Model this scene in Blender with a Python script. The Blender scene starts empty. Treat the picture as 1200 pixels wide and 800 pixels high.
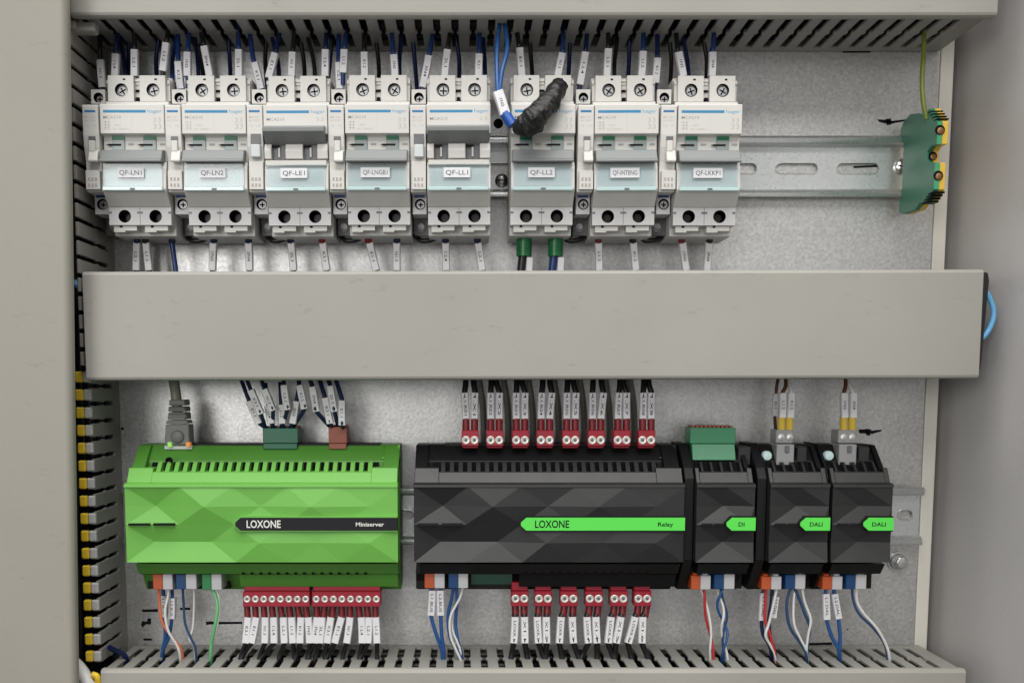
import bpy, bmesh, math, random
from mathutils import Vector, Matrix

random.seed(7)
S = 0.001                                   # everything below is in millimetres
scene = bpy.context.scene
COL = scene.collection

# ------------------------------------------------------------------ camera
FPX, CX, DCAM = 1200.0, 545.0, 626.0        # focal length (px of a 1200 px frame), principal column, distance to the plate
TAN = 0.102
TH = math.atan(TAN)
CY = 455.0 + FPX * TAN
cam_d = bpy.data.cameras.new("camera")
cam_d.sensor_width = 36.0
cam_d.lens = 36.0 * FPX / 1200.0
cam_d.shift_x = (600.0 - CX) / 1200.0
cam_d.shift_y = (CY - 400.0) / 1200.0
cam_d.clip_start = 0.01
cam_d.clip_end = 50.0
cam = bpy.data.objects.new("camera", cam_d)
cam.location = (0, -DCAM * S, 0)
cam.rotation_euler = (math.pi / 2 - TH, 0, 0)
COL.objects.link(cam)
scene.camera = cam

# ------------------------------------------------------------------ light
world = bpy.data.worlds.new("World")
scene.world = world
world.use_nodes = True
world.node_tree.nodes["Background"].inputs[0].default_value = (0.97, 0.985, 1.0, 1)
world.node_tree.nodes["Background"].inputs[1].default_value = 0.125
def area(name, loc, target, sx, sy, power, col):
    l = bpy.data.lights.new(name, 'AREA')
    l.shape = 'RECTANGLE'; l.size = sx * S; l.size_y = sy * S
    l.energy = power; l.color = col
    o = bpy.data.objects.new(name, l)
    o.location = Vector(loc) * S
    d = (Vector(target) - Vector(loc))
    o.rotation_euler = d.to_track_quat('-Z', 'Y').to_euler()
    COL.objects.link(o)
    return o
area("ceiling_lamp", (-100, -930, 1850), (-100, -920, 0), 2000, 1800, 58, (1.0, 0.985, 0.955))
area("far_ceiling_lamp", (150, -2750, 1850), (150, -2740, 0), 2200, 1100, 62, (1.0, 0.99, 0.97))
area("reflection_panel", (-60, -2750, 20), (-60, 0, 20), 2100, 1000, 8.0, (1.0, 0.985, 0.96))  # added dim panel for the lit room behind the camera, mirrored in the plate
area("room_lamp", (-820, -2050, 330), (0, 0, 10), 700, 620, 11.5, (1.0, 0.985, 0.96))
scene.view_settings.view_transform = 'Standard'
scene.view_settings.look = 'None'
scene.view_settings.exposure = -0.05
scene.view_settings.gamma = 1.0
scene.render.resolution_x, scene.render.resolution_y = 1024, 682
scene.cycles.max_bounces = 8
scene.cycles.transparent_max_bounces = 12
scene.cycles.use_denoising = True

# ------------------------------------------------------------------ measuring: pixel of the photograph + height above the plate -> millimetres
CT, ST = math.cos(TH), math.sin(TH)
def P(px, py, d):
    u, v = (px - CX) / FPX, (CY - py) / FPX
    dy = v * ST + CT
    dz = v * CT - ST
    t = (DCAM - d) / dy
    return (u * t, d, dz * t)
def PX(px, py, d): return P(px, py, d)[0]
def PZ(py, d): return P(545, py, d)[2]

# ------------------------------------------------------------------ materials
def lin(c):
    c = c / 255.0
    return c / 12.92 if c <= 0.04045 else ((c + 0.055) / 1.055) ** 2.4
def srgb(r, g, b): return (lin(r), lin(g), lin(b), 1)
def mat(name, col, rough=0.5, metal=0.0, bump=0.0, bscale=300.0, var=0.0, vscale=40.0, coat=0.0, spec=0.5, emit=None, estr=0.0, smudge=0.0):
    m = bpy.data.materials.new(name); m.use_nodes = True
    nt = m.node_tree; b = nt.nodes["Principled BSDF"]
    b.inputs["Base Color"].default_value = col
    b.inputs["Roughness"].default_value = rough
    b.inputs["Metallic"].default_value = metal
    b.inputs["Coat Weight"].default_value = coat
    b.inputs["Coat Roughness"].default_value = 0.15
    b.inputs["Specular IOR Level"].default_value = spec
    if emit:
        b.inputs["Emission Color"].default_value = emit
        b.inputs["Emission Strength"].default_value = estr
    tc = nt.nodes.new("ShaderNodeTexCoord")
    geo = nt.nodes.new("ShaderNodeNewGeometry")
    if var > 0:
        n = nt.nodes.new("ShaderNodeTexNoise"); n.inputs["Scale"].default_value = vscale; n.inputs["Detail"].default_value = 6
        nt.links.new(geo.outputs["Position"], n.inputs["Vector"])
        r = nt.nodes.new("ShaderNodeMapRange")
        r.inputs["From Min"].default_value = 0.3; r.inputs["From Max"].default_value = 0.7
        r.inputs["To Min"].default_value = 1 - var; r.inputs["To Max"].default_value = 1 + var
        nt.links.new(n.outputs["Fac"], r.inputs["Value"])
        mx = nt.nodes.new("ShaderNodeVectorMath"); mx.operation = 'SCALE'
        mx.inputs[0].default_value = col[:3]
        nt.links.new(r.outputs["Result"], mx.inputs["Scale"])
        nt.links.new(mx.outputs["Vector"], b.inputs["Base Color"])
        r2 = nt.nodes.new("ShaderNodeMapRange")
        r2.inputs["To Min"].default_value = max(0.02, rough - 0.08); r2.inputs["To Max"].default_value = min(1, rough + 0.08)
        nt.links.new(n.outputs["Fac"], r2.inputs["Value"]); nt.links.new(r2.outputs["Result"], b.inputs["Roughness"])
    if smudge > 0:
        src = b.inputs["Base Color"].links[0].from_socket
        mp = nt.nodes.new("ShaderNodeMapping"); mp.inputs["Scale"].default_value = (1.0, 1.0, 3.0); mp.inputs["Rotation"].default_value = (0, 0.6, 0)
        nt.links.new(geo.outputs["Position"], mp.inputs["Vector"])
        n = nt.nodes.new("ShaderNodeTexNoise"); n.inputs["Scale"].default_value = 55; n.inputs["Detail"].default_value = 8; n.inputs["Roughness"].default_value = 0.7
        nt.links.new(mp.outputs["Vector"], n.inputs["Vector"])
        r3 = nt.nodes.new("ShaderNodeMapRange"); r3.inputs["From Min"].default_value = 0.61; r3.inputs["From Max"].default_value = 0.74
        r3.inputs["To Min"].default_value = 1.0; r3.inputs["To Max"].default_value = 1.0 - smudge
        nt.links.new(n.outputs["Fac"], r3.inputs["Value"])
        v2 = nt.nodes.new("ShaderNodeVectorMath"); v2.operation = 'SCALE'
        nt.links.new(src, v2.inputs[0]); nt.links.new(r3.outputs["Result"], v2.inputs["Scale"]); nt.links.new(v2.outputs["Vector"], b.inputs["Base Color"])
    if bump > 0:
        n = nt.nodes.new("ShaderNodeTexNoise"); n.inputs["Scale"].default_value = bscale; n.inputs["Detail"].default_value = 3
        nt.links.new(geo.outputs["Position"], n.inputs["Vector"])
        bp = nt.nodes.new("ShaderNodeBump"); bp.inputs["Strength"].default_value = bump; bp.inputs["Distance"].default_value = 0.0004
        nt.links.new(n.outputs["Fac"], bp.inputs["Height"]); nt.links.new(bp.outputs["Normal"], b.inputs["Normal"])
    return m

def galvanised(name, base, rough, amp=1.0, bst=0.6):
    m = bpy.data.materials.new(name); m.use_nodes = True
    nt = m.node_tree; b = nt.nodes["Principled BSDF"]
    b.inputs["Metallic"].default_value = 0.75
    geo = nt.nodes.new("ShaderNodeNewGeometry")
    vor = nt.nodes.new("ShaderNodeTexVoronoi"); vor.inputs["Scale"].default_value = 700
    n = nt.nodes.new("ShaderNodeTexNoise"); n.inputs["Scale"].default_value = 520; n.inputs["Detail"].default_value = 5
    n2 = nt.nodes.new("ShaderNodeTexNoise"); n2.inputs["Scale"].default_value = 14; n2.inputs["Detail"].default_value = 4
    for t in (vor, n, n2): nt.links.new(geo.outputs["Position"], t.inputs["Vector"])
    sep = nt.nodes.new("ShaderNodeSeparateColor"); nt.links.new(vor.outputs["Color"], sep.inputs["Color"])
    a1 = nt.nodes.new("ShaderNodeMath"); a1.operation = 'MULTIPLY_ADD'; a1.inputs[1].default_value = 0.20 * amp; a1.inputs[2].default_value = 1.0 - 0.50 * amp
    nt.links.new(sep.outputs[0], a1.inputs[0])
    a2 = nt.nodes.new("ShaderNodeMath"); a2.operation = 'MULTIPLY_ADD'; a2.inputs[1].default_value = 0.55 * amp
    nt.links.new(n.outputs["Fac"], a2.inputs[0]); nt.links.new(a1.outputs[0], a2.inputs[2])
    a3 = nt.nodes.new("ShaderNodeMath"); a3.operation = 'MULTIPLY_ADD'; a3.inputs[1].default_value = 0.26 * amp
    nt.links.new(n2.outputs["Fac"], a3.inputs[0]); nt.links.new(a2.outputs[0], a3.inputs[2])
    sc = nt.nodes.new("ShaderNodeVectorMath"); sc.operation = 'SCALE'; sc.inputs[0].default_value = base
    nt.links.new(a3.outputs[0], sc.inputs["Scale"]); nt.links.new(sc.outputs["Vector"], b.inputs["Base Color"])
    r = nt.nodes.new("ShaderNodeMapRange"); r.inputs["To Min"].default_value = rough - 0.12; r.inputs["To Max"].default_value = rough + 0.14
    nt.links.new(n.outputs["Fac"], r.inputs["Value"]); nt.links.new(r.outputs["Result"], b.inputs["Roughness"])
    bp = nt.nodes.new("ShaderNodeBump"); bp.inputs["Strength"].default_value = bst; bp.inputs["Distance"].default_value = 0.0003
    nt.links.new(n.outputs["Fac"], bp.inputs["Height"]); nt.links.new(bp.outputs["Normal"], b.inputs["Normal"])
    return m

def window_plastic():
    m = bpy.data.materials.new("clear_window_plastic"); m.use_nodes = True
    nt = m.node_tree; nt.nodes.clear()
    o = nt.nodes.new("ShaderNodeOutputMaterial")
    t = nt.nodes.new("ShaderNodeBsdfTransparent"); t.inputs[0].default_value = (0.95, 0.98, 0.98, 1)
    g = nt.nodes.new("ShaderNodeBsdfGlossy"); g.inputs[0].default_value = (1, 1, 1, 1); g.inputs["Roughness"].default_value = 0.12
    f = nt.nodes.new("ShaderNodeFresnel"); f.inputs[0].default_value = 1.28
    mx = nt.nodes.new("ShaderNodeMixShader")
    a = nt.nodes.new("ShaderNodeMath"); a.operation = 'ADD'; a.inputs[1].default_value = 0.004
    nt.links.new(f.outputs[0], a.inputs[0]); nt.links.new(a.outputs[0], mx.inputs[0])
    nt.links.new(t.outputs[0], mx.inputs[1]); nt.links.new(g.outputs[0], mx.inputs[2])
    nt.links.new(mx.outputs[0], o.inputs[0])
    return m

M = {}
M['duct'] = mat("grey_duct_plastic", (0.348, 0.336, 0.302, 1), 0.5, bump=0.10, bscale=700, var=0.06, vscale=11, smudge=0.26)
M['ductwall'] = mat("grey_duct_wall_plastic", (0.315, 0.308, 0.28, 1), 0.5, bump=0.08, bscale=700, var=0.06, vscale=60)
M['paint'] = mat("light_grey_cabinet_paint", (0.322, 0.306, 0.262, 1), 0.5, bump=0.12, bscale=420, var=0.04, vscale=12, smudge=0.18)
M['wallpaint'] = mat("grey_side_wall_paint", (0.62, 0.60, 0.59, 1), 0.40, bump=0.35, bscale=300, var=0.09, vscale=9)
M['cream'] = mat("cream_frame_paint", (0.70, 0.68, 0.61, 1), 0.45, bump=0.08, bscale=420, var=0.04, vscale=20)
M['dark'] = mat("dark_gap", (0.006, 0.006, 0.007, 1), 0.8, spec=0.1)
M['plate'] = galvanised("galvanised_plate_steel", (0.545, 0.545, 0.54), 0.40, 1.0, 0.30)
M['rail'] = galvanised("zinc_rail_steel", (0.68, 0.70, 0.70), 0.30, 0.25, 0.15)
M['steel'] = mat("bright_screw_steel", (0.72, 0.72, 0.70, 1), 0.25, 1.0)
M['screwhead'] = mat("dull_screw_steel", (0.40, 0.40, 0.41, 1), 0.5, 0.8)
M['screwdark'] = mat("shaded_screw_steel", (0.05, 0.05, 0.052, 1), 0.5, 0.6)  # screw steel darkened for the shade deep in the lower wells
M['white'] = mat("warm_white_breaker_plastic", (0.66, 0.645, 0.613, 1), 0.42, var=0.02, vscale=30)
M['whitelow'] = mat("white_breaker_plastic", (0.60, 0.595, 0.59, 1), 0.45, var=0.02, vscale=30)
M['lever'] = mat("grey_lever_plastic", (0.195, 0.205, 0.205, 1), 0.38)
M['slotgrey'] = mat("dark_grey_toggle_plastic", (0.14, 0.14, 0.145, 1), 0.4)
M['winback'] = mat("pale_window_backing", (0.62, 0.655, 0.665, 1), 0.5)
M['glass'] = window_plastic()
M['indgrey'] = mat("grey_indicator_plastic", (0.30, 0.34, 0.34, 1), 0.3)
M['teal'] = mat("clear_teal_edge_plastic", (0.55, 0.72, 0.71, 1), 0.15, coat=0.4)
M['paper'] = mat("white_label_paper", (0.80, 0.80, 0.82, 1), 0.6)
M['ink'] = mat("black_ink", (0.010, 0.010, 0.012, 1), 0.7, spec=0.15)
M['inkgrey'] = mat("grey_print", (0.36, 0.35, 0.34, 1), 0.6)
M['inkblue'] = mat("blue_print", (0.02, 0.17, 0.38, 1), 0.5)
M['inkcyan'] = mat("light_blue_print", (0.16, 0.40, 0.58, 1), 0.5)
M['greentag'] = mat("green_flag", (0.01, 0.16, 0.08, 1), 0.4)
M['bluetag'] = mat("blue_tag_plastic", (0.01, 0.04, 0.20, 1), 0.4)
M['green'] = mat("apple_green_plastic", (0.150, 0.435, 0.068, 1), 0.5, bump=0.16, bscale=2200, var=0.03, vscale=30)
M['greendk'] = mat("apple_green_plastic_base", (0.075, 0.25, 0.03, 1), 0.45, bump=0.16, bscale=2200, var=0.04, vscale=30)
M['black'] = mat("black_device_plastic", (0.019, 0.019, 0.0195, 1), 0.40, bump=0.16, bscale=2200, var=0.06, vscale=30)
M['blackdk'] = mat("black_device_plastic_base", (0.005, 0.005, 0.0055, 1), 0.5, var=0.06, vscale=30, spec=0.3)
M['strip'] = mat("bright_green_strip", (0.10, 0.72, 0.08, 1), 0.4)
M['stripblk'] = mat("black_strip", (0.011, 0.010, 0.013, 1), 0.5, spec=0.25)
M['whiteprint'] = mat("white_print", (0.75, 0.78, 0.72, 1), 0.5)
M['red'] = mat("red_plug_plastic", (0.36, 0.012, 0.03, 1), 0.4, var=0.05, vscale=60)
M['redfer'] = mat("dark_red_ferrule", (0.20, 0.012, 0.018, 1), 0.4)
M['yelfer'] = mat("yellow_ferrule", (0.64, 0.47, 0.06, 1), 0.35)
M['connected'] = mat("dark_green_connector", (0.018, 0.13, 0.075, 1), 0.42, var=0.05, vscale=60)
M['conngreen'] = mat("green_connector_plastic", (0.05, 0.23, 0.115, 1), 0.42, var=0.05, vscale=60)
M['brown'] = mat("brick_red_connector", (0.30, 0.085, 0.055, 1), 0.5, var=0.04, vscale=60)
M['pcb'] = mat("green_circuit_board", (0.004, 0.07, 0.04, 1), 0.3)
M['orange'] = mat("orange_plug_plastic", (0.55, 0.10, 0.025, 1), 0.4)
M['whiteplug'] = mat("white_plug_plastic", (0.62, 0.61, 0.63, 1), 0.45)
M['blueplug'] = mat("blue_plug_plastic", (0.006, 0.06, 0.19, 1), 0.4)
M['greenplug'] = mat("leaf_green_plug_plastic", (0.03, 0.25, 0.08, 1), 0.4)
M['greyplug'] = mat("grey_plug_plastic", (0.30, 0.30, 0.305, 1), 0.4, var=0.04, vscale=60)
M['w_black'] = mat("black_wire", (0.010, 0.010, 0.012, 1), 0.38)
M['w_navy'] = mat("navy_wire", (0.006, 0.014, 0.065, 1), 0.38)
M['w_blue'] = mat("blue_wire", (0.018, 0.085, 0.27, 1), 0.38)
M['w_blue_shade'] = mat("shaded_blue_wire", (0.012, 0.038, 0.15, 1), 0.38)  # blue wire colour darkened for the shade around the breakers
M['w_lblue'] = mat("light_blue_wire", (0.14, 0.42, 0.72, 1), 0.35)
M['w_slate'] = mat("slate_blue_wire", (0.025, 0.065, 0.16, 1), 0.4)
M['w_white'] = mat("white_wire", (0.72, 0.72, 0.70, 1), 0.4)
M['w_orange'] = mat("orange_wire", (0.62, 0.16, 0.07, 1), 0.4)
M['w_red'] = mat("red_wire", (0.50, 0.03, 0.035, 1), 0.4)
M['w_green'] = mat("pale_green_wire", (0.16, 0.52, 0.20, 1), 0.4)
M['w_earth'] = mat("green_yellow_wire", (0.17, 0.22, 0.03, 1), 0.4)
M['w_brown'] = mat("brown_wire", (0.12, 0.05, 0.02, 1), 0.45)
M['w_grey'] = mat("grey_cable", (0.26, 0.255, 0.22, 1), 0.45)
M['boot'] = mat("grey_rubber_boot", (0.16, 0.16, 0.155, 1), 0.5)
M['sleeve'] = mat("white_marker_sleeve", (0.74, 0.73, 0.75, 1), 0.42, var=0.03, vscale=90)
M['shrink'] = mat("green_heat_shrink", (0.01, 0.16, 0.05, 1), 0.35)
M['blueshrink'] = mat("blue_heat_shrink", (0.015, 0.09, 0.40, 1), 0.35)
M['tape'] = mat("black_insulating_tape", (0.006, 0.006, 0.006, 1), 0.5, bump=0.6, bscale=500, spec=0.5)
M['yellow'] = mat("yellow_cap_plastic", (0.90, 0.62, 0.04, 1), 0.4)
M['lip'] = mat("pale_finger_lip_plastic", (0.55, 0.55, 0.54, 1), 0.4)
M['labelink'] = mat("grey_label_ink", (0.10, 0.10, 0.12, 1), 0.6)
M['pe_green'] = mat("earth_terminal_green", (0.042, 0.20, 0.115, 1), 0.45, var=0.06, vscale=60)
M['pe_green2'] = mat("earth_terminal_light_green", (0.05, 0.33, 0.16, 1), 0.4)
M['pe_yellow'] = mat("earth_terminal_yellow", (0.72, 0.47, 0.06, 1), 0.4)
M['rust'] = mat("brass_screw", (0.25, 0.13, 0.06, 1), 0.45, 0.6)
M['led_g'] = mat("green_status_light", (0.2, 0.5, 0.1, 1), 0.4, emit=(0.5, 1.0, 0.15, 1), estr=0.35)
M['led_o'] = mat("orange_status_light", (0.5, 0.2, 0.05, 1), 0.4, emit=(1.0, 0.35, 0.05, 1), estr=0.35)

# ------------------------------------------------------------------ mesh building
_fonts = {}
def text_geo(s):
    if s not in _fonts:
        c = bpy.data.curves.new("txt", 'FONT'); c.body = s; c.size = 1.0; c.align_x = 'LEFT'; c.resolution_u = 3; c.offset = 0.016 if s.isupper() and s.isalpha() or s in ('Relay', 'Miniserver') else 0.004
        o = bpy.data.objects.new("txt", c); COL.objects.link(o)
        bpy.context.view_layer.update()
        me = bpy.data.meshes.new_from_object(o)
        vs = [(v.co.x, v.co.y) for v in me.vertices]; fs = [tuple(p.vertices) for p in me.polygons]
        bpy.data.objects.remove(o); bpy.data.curves.remove(c); bpy.data.meshes.remove(me)
        x0 = min([v[0] for v in vs] or [0]); x1 = max([v[0] for v in vs] or [1])
        _fonts[s] = ([(x - x0, y) for x, y in vs], fs, x1 - x0)
    return _fonts[s]

class MB:
    def __init__(self): self.v, self.f, self.m = [], [], []
    def add(self, vs, fs, mi=0):
        n = len(self.v); self.v += [tuple(p) for p in vs]
        for f in fs: self.f.append(tuple(i + n for i in f)); self.m.append(mi)
        return self
    def box(self, x0, x1, d0, d1, z0, z1, mi=0):
        vs = [(x, d, z) for x in (x0, x1) for d in (d0, d1) for z in (z0, z1)]
        return self.add(vs, [(0, 1, 3, 2), (4, 6, 7, 5), (0, 4, 5, 1), (2, 3, 7, 6), (0, 2, 6, 4), (1, 5, 7, 3)], mi)
    def prism_x(self, poly, x0, x1, mi=0):          # poly of (d, z)
        n = len(poly)
        vs = [(x0, d, z) for d, z in poly] + [(x1, d, z) for d, z in poly]
        fs = [tuple(range(n)), tuple(range(2 * n - 1, n - 1, -1))] + [(i, (i + 1) % n, n + (i + 1) % n, n + i) for i in range(n)]
        return self.add(vs, fs, mi)
    def prism_d(self, poly, d0, d1, mi=0):          # poly of (x, z)
        n = len(poly)
        vs = [(x, d0, z) for x, z in poly] + [(x, d1, z) for x, z in poly]
        fs = [tuple(range(n)), tuple(range(2 * n - 1, n - 1, -1))] + [(i, (i + 1) % n, n + (i + 1) % n, n + i) for i in range(n)]
        return self.add(vs, fs, mi)
    def lathe(self, c, prof, n=18, mi=0, axis='d'):     # prof of (radius, height along axis), first and last radius may be 0
        vs, fs = [], []
        for r, h in prof:
            for k in range(n):
                a = 2 * math.pi * k / n; p, q = r * math.cos(a), r * math.sin(a)
                vs.append({'d': (c[0] + p, c[1] + h, c[2] + q), 'x': (c[0] + h, c[1] + p, c[2] + q), 'z': (c[0] + p, c[1] + q, c[2] + h)}[axis])
        for j in range(len(prof) - 1):
            for k in range(n):
                fs.append((j * n + k, j * n + (k + 1) % n, (j + 1) * n + (k + 1) % n, (j + 1) * n + k))
        if prof[0][0] > 0: fs.append(tuple(range(n)))
        if prof[-1][0] > 0: fs.append(tuple(range((len(prof) - 1) * n, len(prof) * n)))
        return self.add(vs, fs, mi)
    def holeplate(self, x0, x1, z0, z1, db, df, cx, cz, r, depth, mi=0, mw=1, n=20):     # block with a round blind well in its front
        ang = sorted(set([round(2 * math.pi * k / n, 6) for k in range(n)] +
                         [round(math.atan2(z - cz, x - cx) % (2 * math.pi), 6) for x in (x0, x1) for z in (z0, z1)]))
        out, cir = [], []
        for a in ang:
            ca, sa = math.cos(a), math.sin(a); t = 1e9
            if ca > 1e-6: t = min(t, (x1 - cx) / ca)
            if ca < -1e-6: t = min(t, (x0 - cx) / ca)
            if sa > 1e-6: t = min(t, (z1 - cz) / sa)
            if sa < -1e-6: t = min(t, (z0 - cz) / sa)
            out.append((cx + ca * t, cz + sa * t)); cir.append((cx + ca * r, cz + sa * r))
        k = len(ang)
        vs = [(x, df, z) for x, z in out] + [(x, df, z) for x, z in cir] + [(x, df - depth, z) for x, z in cir] + [(x, db, z) for x, z in out]
        fa = [(i, (i + 1) % k, k + (i + 1) % k, k + i) for i in range(k)] + [(i, (i + 1) % k, 3 * k + (i + 1) % k, 3 * k + i) for i in range(k)] + [tuple(range(3 * k, 4 * k))]
        fw = [(k + i, k + (i + 1) % k, 2 * k + (i + 1) % k, 2 * k + i) for i in range(k)] + [tuple(range(2 * k, 3 * k))]
        n0 = len(self.v); self.v += vs
        for f in fa: self.f.append(tuple(i + n0 for i in f)); self.m.append(mi)
        for f in fw: self.f.append(tuple(i + n0 for i in f)); self.m.append(mw)
        return self
    def tube(self, pts, r, n=8, mi=0, section=None):
        pts = [Vector(p) for p in pts]
        rr = r if isinstance(r, (list, tuple)) else [r] * len(pts)
        vs, fs = [], []
        N = None
        for i, p in enumerate(pts):
            t = (pts[min(i + 1, len(pts) - 1)] - pts[max(i - 1, 0)])
            if t.length < 1e-9: t = Vector((0, 0, 1))
            t.normalize()
            if N is None:
                ref = Vector((0, 1, 0)) if abs(t.y) < 0.9 else Vector((1, 0, 0))
                N = (ref - t * ref.dot(t)).normalized()
            else:
                N = N - t * N.dot(t)
                N.normalize()
            B = t.cross(N)
            if section:
                for a, b in section: vs.append(p + B * a * rr[i] + N * b * rr[i])
            else:
                for k in range(n):
                    a = 2 * math.pi * k / n
                    vs.append(p + (B * math.cos(a) + N * math.sin(a)) * rr[i])
        if section: n = len(section)
        for j in range(len(pts) - 1):
            for k in range(n): fs.append((j * n + k, j * n + (k + 1) % n, (j + 1) * n + (k + 1) % n, (j + 1) * n + k))
        fs.append(tuple(range(n))); fs.append(tuple(range((len(pts) - 1) * n, len(pts) * n)))
        return self.add(vs, fs, mi)
    def text(self, s, x, z, d, h, mi=0, width=None, align='l'):      # flat lettering facing the camera side, h = capital height
        vs, fs, w = text_geo(s)
        sy = h / 0.69
        sx = sy if width is None else width / max(w, 1e-6)
        ox = x - (w * sx / 2 if align == 'c' else (w * sx if align == 'r' else 0))
        return self.add([(ox + a * sx, d, z + b * sy) for a, b in vs], fs, mi)
    def text_on(self, s, c, along, up, h, mi=0, width=None):            # lettering centred at c, running along a direction
        vs, fs, w = text_geo(s)
        sy = h / 0.69; sx = sy if width is None else width / max(w, 1e-6)
        A, U, c = Vector(along), Vector(up), Vector(c)
        return self.add([c + A * (a - w / 2) * sx + U * (b - 0.345) * sy for a, b in vs], fs, mi)
    def mesh(self, name, mats, org=(0, 0, 0), bevel=0.0, smooth=None, seg=1):
        me = bpy.data.meshes.new(name)
        me.from_pydata([((x - org[0]) * S, -(d - org[1]) * S, (z - org[2]) * S) for x, d, z in self.v], [], self.f)
        for m in mats: me.materials.append(m)
        for p, i in zip(me.polygons, self.m): p.material_index = i
        bm = bmesh.new(); bm.from_mesh(me)
        bmesh.ops.recalc_face_normals(bm, faces=bm.faces[:])
        if bevel > 0:
            es = [e for e in bm.edges if len(e.link_faces) == 2 and e.calc_face_angle(0) > 0.5]
            bmesh.ops.bevel(bm, geom=es, offset=bevel * S, segments=seg, affect='EDGES', clamp_overlap=True, profile=0.5)
        bm.to_mesh(me); bm.free()
        if smooth is not None:
            me.shade_smooth(); me.set_sharp_from_angle(angle=math.radians(smooth))
        return me

ORG = {}
CACHE = {}
def tag(o, label, cat, group=None, kind=None):
    o['label'] = label; o['category'] = cat
    if group: o['group'] = group
    if kind: o['kind'] = kind
    return o
def thing(name, loc, label, cat, group=None):       # an Empty at the thing's base
    o = bpy.data.objects.new(name, None); COL.objects.link(o)
    o.empty_display_size = 0.01
    o.location = (loc[0] * S, -loc[1] * S, loc[2] * S); ORG[o.name] = loc
    return tag(o, label, cat, group)
def obj(name, mb, mats, parent=None, org=None, bevel=0.0, smooth=None, key=None, seg=1):
    if not isinstance(mats, (list, tuple)): mats = [mats]
    if parent is not None: og = ORG[parent.name]
    else: og = org or (mb.v[0] if mb.v else (0, 0, 0))
    if key is not None and key in CACHE: me = CACHE[key]
    else:
        me = mb.mesh(name, mats, og, bevel, smooth, seg)
        if key is not None: CACHE[key] = me
    o = bpy.data.objects.new(name, me); COL.objects.link(o)
    ORG[o.name] = og
    if parent is not None: o.parent = parent
    else: o.location = (og[0] * S, -og[1] * S, og[2] * S)
    return o

def smooth_path(pts, n=6):
    P_ = [Vector(p) for p in pts]
    if len(P_) < 3: 
        return [P_[0].lerp(P_[-1], i / 3) for i in range(4)]
    out = []
    for i in range(len(P_) - 1):
        a, b, c, d = P_[max(i - 1, 0)], P_[i], P_[i + 1], P_[min(i + 2, len(P_) - 1)]
        for k in range(n):
            t = k / n
            out.append(0.5 * ((2 * b) + (c - a) * t + (2 * a - 5 * b + 4 * c - d) * t * t + (3 * b - a - 3 * c + d) * t ** 3))
    out.append(P_[-1])
    return out

# =================================================================== CABINET
X_STRIP = PX(1101, 446, -1.2)
X_WALL = X_STRIP + 7
ZT, ZB = PZ(-60, 0), PZ(860, 0)
cab = thing("metal_cabinet", (0, -20, ZB), "grey painted metal cabinet enclosing all of the wiring", "cabinet")
b = MB().box(-330, X_WALL + 2, -22, -20, ZB - 60, ZT + 60); obj("back_wall", b, M['dark'], cab)
b = MB().prism_x([(-20, ZB - 60), (330, ZB - 60), (330, ZT + 60), (-20, ZT + 60)], X_WALL, X_WALL + 2.5); obj("side_wall", b, M['wallpaint'], cab)
# folded light strip between plate and side wall
xb = X_STRIP
xa = xb - 3.5
b = MB().box(PX(1084, 446, 0) + 0.5, xb, -19, -4, ZB - 50, ZT + 50).box(xa - 4.5, xb, -4, -1.2, ZB - 50, ZT + 50)
obj("frame_rail", b, M['cream'], cab, bevel=0.8, seg=2)
# left front flange: rounded return edge, slightly out of plumb
e0, e1 = P(76.5, 0, 86), P(87.5, 800, 86)
def flange_x(z, off=0): t = (z - e1[2]) / (e0[2] - e1[2]); return e1[0] + (e0[0] - e1[0]) * t + off
b = MB()
prof = [(-110, 84), (-110, 86), (-4, 86), (-3.0, 85.87), (-2.2, 85.6), (-1.4, 85.1), (-0.8, 84.4), (-0.3, 83.5), (0, 82.5), (0, 79.5), (-1.8, 79.5), (-1.8, 82), (-4, 84)]
n = len(prof)
vs = []
for z in (ZT + 30, ZB - 30): vs += [(flange_x(z, px), d, z) for px, d in prof]
b.add(vs, [tuple(range(n)), tuple(range(n, 2 * n))] + [(i, (i + 1) % n, n + (i + 1) % n, n + i) for i in range(n)])
obj("door_flange", b, M['paint'], cab)

# mounting plate
plt = thing("mounting_plate", (0, -2, ZB), "galvanised steel mounting plate with pen marks behind all the devices", "plate"); plt['kind'] = 'structure'
XP = PX(1085, 446, 0)
b = MB().box(-290, XP, -2, 0, ZB - 10, ZT + 20); obj("plate_sheet", b, M['plate'], plt, bevel=0.4)
def pen(parts):
    mb = MB()
    for poly in parts:
        pts = [P(x, y, 0) for x, y in poly]
        mb.prism_d([(p[0], p[2]) for p in pts], 0.02, 0.10)
    obj("pen_mark", mb, M['ink'], plt)
pen([[(1028, 140), (1038, 140.5), (1046, 143), (1038, 145), (1030, 143)], [(1038, 139.5), (1044, 139), (1045, 146), (1039, 147)], [(1044, 142), (1062, 140), (1062, 142), (1044.5, 145.2)]])
pen([[(1006, 503), (1016, 502.5), (1018, 508), (1007, 507.5)], [(1015, 502), (1021, 503), (1020, 510), (1015, 510)], [(1020, 504.5), (1033, 503), (1033, 505), (1021, 508.5)]])
pen([[(166, 713.8), (185, 713), (185, 716.5), (167, 716.5)]])
pen([[(165, 731), (167, 727), (172, 728), (173, 724), (177, 724), (177, 731), (171, 731), (167, 735)]])
pen([[(211, 711.5), (223, 711.5), (223, 714.2), (211, 714.2)]])
pen([[(241, 728), (246, 727.5), (256, 728), (284, 728), (284, 730.5), (256, 731), (246, 731), (242, 732)]])
pen([[(168, 747.5), (178, 747.5), (178, 750), (168, 750)]])
pen([[(986, 59.4), (1020, 59.4), (1020, 62.2), (988, 62.2)]])
pen([[(940, 753), (975, 752), (975, 755), (941, 755.5)]])
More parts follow.
